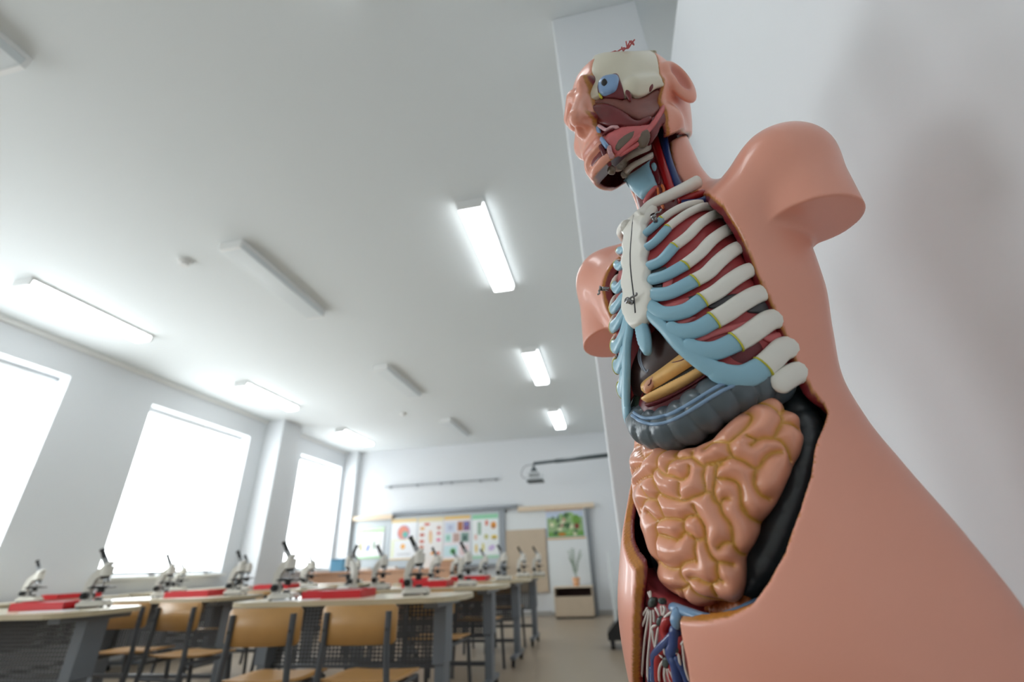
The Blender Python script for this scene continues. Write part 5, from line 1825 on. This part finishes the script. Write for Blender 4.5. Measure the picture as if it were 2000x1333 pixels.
tsdf('deep_head_muscle', deep_head, (-.13, -.08, .60), (.13, .24, .90), .003, m_jawm, label='dark red deep muscles of the opened face')
Z1 = lambda P: zz(P, 1080, 80, 3.92)
FC = lambda ins: on(face_core, ins)
patch('skull', Z1([(322, 122), (390, 100), (480, 92), (620, 88), (780, 84), (790, 120), (805, 190), (822, 290), (845, 355), (790, 368), (752, 392), (700, 425), (640, 440), (590, 425), (545, 445), (470, 430), (390, 428), (310, 468), (252, 505), (238, 460), (232, 400), (222, 320), (245, 250), (285, 185)]), FC(.0066), .0052, 7, 2.4, m_skull, depth=.008, label='cream skull bone')
patch('eye_socket', Z1([(490, 250), (515, 300), (545, 435), (470, 432), (400, 430), (355, 420), (340, 360), (350, 320), (385, 275), (440, 255)]), FC(.0018), .0010, 4, 2.4, m_wine, depth=.003, label='dark red eye socket')
patch('eye_muscle', Z1([(345, 335), (360, 300), (390, 274), (440, 262), (490, 264), (505, 290), (498, 345), (480, 385), (440, 410), (395, 422), (362, 408), (348, 375)]), FC(.0012), .0058, 11, 2.0, m_lblue, depth=.003, label='light blue eye muscle cone')
patch('pupil', Z1([(367, 312), (392, 286), (414, 300), (420, 328), (396, 352), (374, 342)]), FC(-.0036), .0012, 3, 1.6, m_black, depth=.002, label='black pupil')
patch('eye_nerve', Z1([(350, 395), (362, 405), (378, 430), (366, 440), (350, 420)]), FC(.001), .002, 3, 1.6, m_joint, depth=.002)
patch('cheek_muscle', Z1([(248, 510), (310, 470), (390, 430), (470, 434), (545, 447), (590, 430), (640, 443), (700, 428), (760, 392), (850, 360), (872, 380), (880, 450), (830, 520), (760, 580), (660, 600), (580, 570), (480, 520), (400, 490), (300, 500)]), FC(.0068), .0035, 10, 2.6, m_brownm, depth=.004, label='brown-red cheek muscle')
patch('jaw_muscle', Z1([(240, 560), (285, 500), (380, 480), (470, 505), (560, 560), (640, 615), (720, 580), (760, 600), (720, 640), (620, 668), (520, 662), (430, 668), (340, 640), (280, 615)]), FC(.0066), .0062, 12, 2.6, m_jawm, depth=.004, label='glossy dark red jaw muscle')
patch('temple_muscle', Z1([(560, 375), (585, 385), (605, 430), (590, 460), (555, 410)]), FC(.0020), .001, 4, 2.2, m_jawm, depth=.003)
patch('temple_muscle', Z1([(740, 350), (762, 325), (770, 350), (752, 385), (738, 385)]), FC(.0020), .001, 4, 2.2, m_jawm, depth=.003)
patch('throat_muscle', Z1([(700, 690), (740, 640), (800, 560), (868, 470), (884, 560), (884, 640), (830, 655), (806, 705), (760, 780), (730, 800), (735, 720)]), FC(.0080), .0045, 8, 2.6, m_jawm, depth=.004)
patch('tongue_muscle', Z1([(385, 755), (440, 700), (540, 664), (680, 650), (800, 632), (740, 700), (640, 770), (560, 830), (500, 880), (468, 878), (440, 830), (410, 800)]), FC(.0080), .0060, 11, 2.6, m_pinkm, depth=.004, label='pink tongue muscle')
patch('gland', Z1([(470, 812), (500, 760), (565, 712), (622, 690), (615, 735), (570, 790), (510, 845), (482, 842)]), FC(.0040), .0030, 6, 2.2, m_gland, depth=.003, label='grey-brown gland')
patch('gland', Z1([(642, 755), (670, 700), (720, 680), (742, 728), (725, 795), (685, 825), (652, 815)]), FC(.0040), .0045, 6, 2.2, m_gland, depth=.004, label='grey-brown gland')
patch('gland', Z1([(418, 1010), (440, 962), (478, 978), (470, 1016), (445, 1020)]), FC(.0060), .0045, 6, 2.2, m_gland, depth=.004, label='grey-brown gland')


def fcord(name, px, r, m, ins=.003, n=16, parent=None, fn=None, r1=None):
    S = cast(dense(Z1(px), n=n)[:, :2], fn or face_core, ins)
    N = grad(fn or face_core, S)
    w = np.linspace(r, r1 or r, n)
    return strip(name, S, N, w, w, m, parent, n=8)


fcord('nose_cartilage', [(290, 505), (245, 528), (216, 575), (232, 612), (285, 642)], .0026, m_cart, .002)
fcord('jaw_cut', [(345, 648), (352, 700), (380, 765), (425, 825)], .0034, m_lblue, .003)
fcord('gum', [(342, 645), (370, 662), (410, 682), (450, 662), (510, 664)], .0026, m_speck, .002)
fcord('gum', [(410, 690), (380, 730), (410, 700), (470, 672)], .0018, m_wine, .002)
patch('gum', Z1([(412, 812), (442, 800), (456, 850), (472, 890), (432, 908), (418, 860)]), FC(.003), .003, 4, 2.0, m_speck, depth=.004)
fcord('muscle_band', [(470, 890), (580, 790), (720, 690), (800, 590), (868, 470)], .0042, m_pinkm, .0042)
fcord('muscle_band', [(500, 880), (620, 810), (720, 740)], .0035, m_pinkm, .0045)
fcord('lip_muscle', [(285, 640), (300, 700), (345, 760)], .0045, m_jawm, .005)
fcord('lip_muscle', [(350, 770), (380, 840), (410, 900), (440, 960)], .0035, m_wine, .005)

# brain vessels looping above the cut skull
rv = random.Random(9)
bm = bmesh.new()
for k in range(5):
    c = np.array([.034 + k * .007, .050 - k * .004, TOP - .006])
    pts = [c + np.array([rv.uniform(-.009, .009), rv.uniform(-.006, .006), rv.uniform(-.003, .0035)]) for _ in range(6)]
    tube(bm, smooth_path(from_head(np.array(pts)).tolist(), 22), .0011, 6)
tobj('brain_vessel', bm, m_pinkm, label='fine pink vessels on the brain')


def brain_fn(X, Y, Z):
    x, y, z = to_head(X, Y, Z)
    return np.maximum(np.maximum(face_core(X, Y, Z) + .010, TOP - .004 - z), z - TOP - .0008)


tsdf('skull_floor', brain_fn, (-.12, -.08, .80), (.12, .24, .90), .0025, m_skull)


# throat column
def throat_fn(X, Y, Z):
    f = sd_capsule(X, Y, Z, (.0, .040, .55), (-.002, .058, .69), .036, .033)
    return f


def throat_solid(X, Y, Z):
    return np.maximum(np.maximum(throat_fn(X, Y, Z), Z - .722), .54 - Z)


tsdf('neck_muscle', throat_solid, (-.05, -.01, .535), (.05, .11, .73), .003, m_jawm, label='dark red neck muscle')
TF = lambda ins: on(throat_fn, ins)
patch('larynx', Z1([(548, 1062), (590, 1022), (650, 985), (720, 935), (752, 905), (748, 965), (780, 1050), (800, 1118), (740, 1165), (692, 1218), (650, 1185), (600, 1130), (575, 1090)]), TF(.001), .0075, 14, 2.4, m_cart, depth=.004, label='pale blue larynx')
patch('throat_gap', Z1([(724, 950), (770, 905), (800, 960), (830, 1070), (800, 1100), (770, 1030)]), TF(-.001), .001, 4, 2.4, m_wine, depth=.003)
patch('larynx_horn', Z1([(752, 950), (775, 930), (795, 960), (785, 995), (765, 990)]), TF(-.0025), .002, 4, 2.0, m_cart, depth=.003)
patch('hyoid_bone', Z1([(472, 930), (520, 882), (620, 835), (735, 775), (752, 835), (660, 880), (570, 930), (530, 985), (488, 1000)]), TF(.001), .0070, 9, 2.4, m_bone, depth=.004, label='white bone under the jaw')
patch('hyoid_bone', Z1([(534, 1000), (600, 940), (690, 895), (760, 858), (768, 900), (700, 935), (620, 985), (560, 1050), (538, 1035)]), TF(.001), .0070, 8, 2.4, m_bone, depth=.004, label='white bone above the larynx')
sh_fn = lambda X, Y, Z: smin(throat_fn(X, Y, Z), sd_capsule(X, Y, Z, (.022, .025, .57), (.026, .042, .72), .020, .022), .02)


def side_solid(X, Y, Z):
    return np.maximum(np.maximum(sh_fn(X, Y, Z) + .0005, Z - .722), .55 - Z)


tsdf('neck_side_muscle', side_solid, (-.05, -.02, .545), (.07, .11, .73), .003, m_jawm)
fcord('carotid_artery', [(765, 690), (790, 800), (830, 930), (880, 1080), (925, 1230)], .0068, m_artery, -.001, fn=sh_fn)
fcord('jugular_vein', [(832, 655), (850, 780), (880, 920), (930, 1060), (985, 1180), (1000, 1250)], .0072, m_vein, -.001, fn=sh_fn)
fcord('neck_nerve', [(830, 1095), (850, 1150), (830, 1230), (850, 1290)], .0022, m_oran, -.004, fn=sh_fn)
fcord('neck_nerve', [(800, 1120), (810, 1180), (830, 1250)], .0018, m_oran, -.004, fn=sh_fn)
fcord('neck_muscle_strand', [(700, 1250), (740, 1180), (800, 1110)], .0045, m_pinkm, .0, fn=sh_fn)
sv = [cast_y([p], y)[0] for p, y in zip(Z1([(985, 1250), (1120, 1238), (1220, 1190)]), (.075, .062, .048))]
bm = bmesh.new(); tube(bm, dense(sv, n=12).tolist(), .0062, 10); tobj('shoulder_vein', bm, m_vein)
sv = [cast_y([p], y)[0] for p, y in zip(Z1([(960, 1225), (1060, 1195), (1150, 1165)]), (.078, .066, .05))]
bm = bmesh.new(); tube(bm, dense(sv, n=12).tolist(), .0055, 10); tobj('shoulder_artery', bm, m_artery)
sv = [cast_y([p], y)[0] for p, y in zip(Z1([(1060, 1190), (1090, 1150), (1105, 1110)]), (.064, .056, .05))]
bm = bmesh.new(); tube(bm, dense(sv, n=10).tolist(), .0035, 8); tobj('shoulder_nerve', bm, m_stom)

# foot board and pedestal (below the photo's frame)
m_ped = mat('white_pedestal', (222, 222, 220), 0.4)
bm = bmesh.new(); prism(bm, round_rect(.20, .15, .05, 6), 2, -.170, -.148); tobj('foot_board', bm, m_blk)
pd = thing('display_pedestal', 'white pedestal cabinet under the anatomical torso, below the photo', 'pedestal', (T_POS.x, T_POS.y, 0), T_RZ)
bm = bmesh.new(); box(bm, -.22, -.17, 0.04, .22, .17, T_POS.z - .172, .004); obj('body', bm, m_ped, pd)
bm = bmesh.new(); box(bm, -.21, -.16, 0, .21, .16, 0.04); obj('plinth', bm, m_dark, pd)
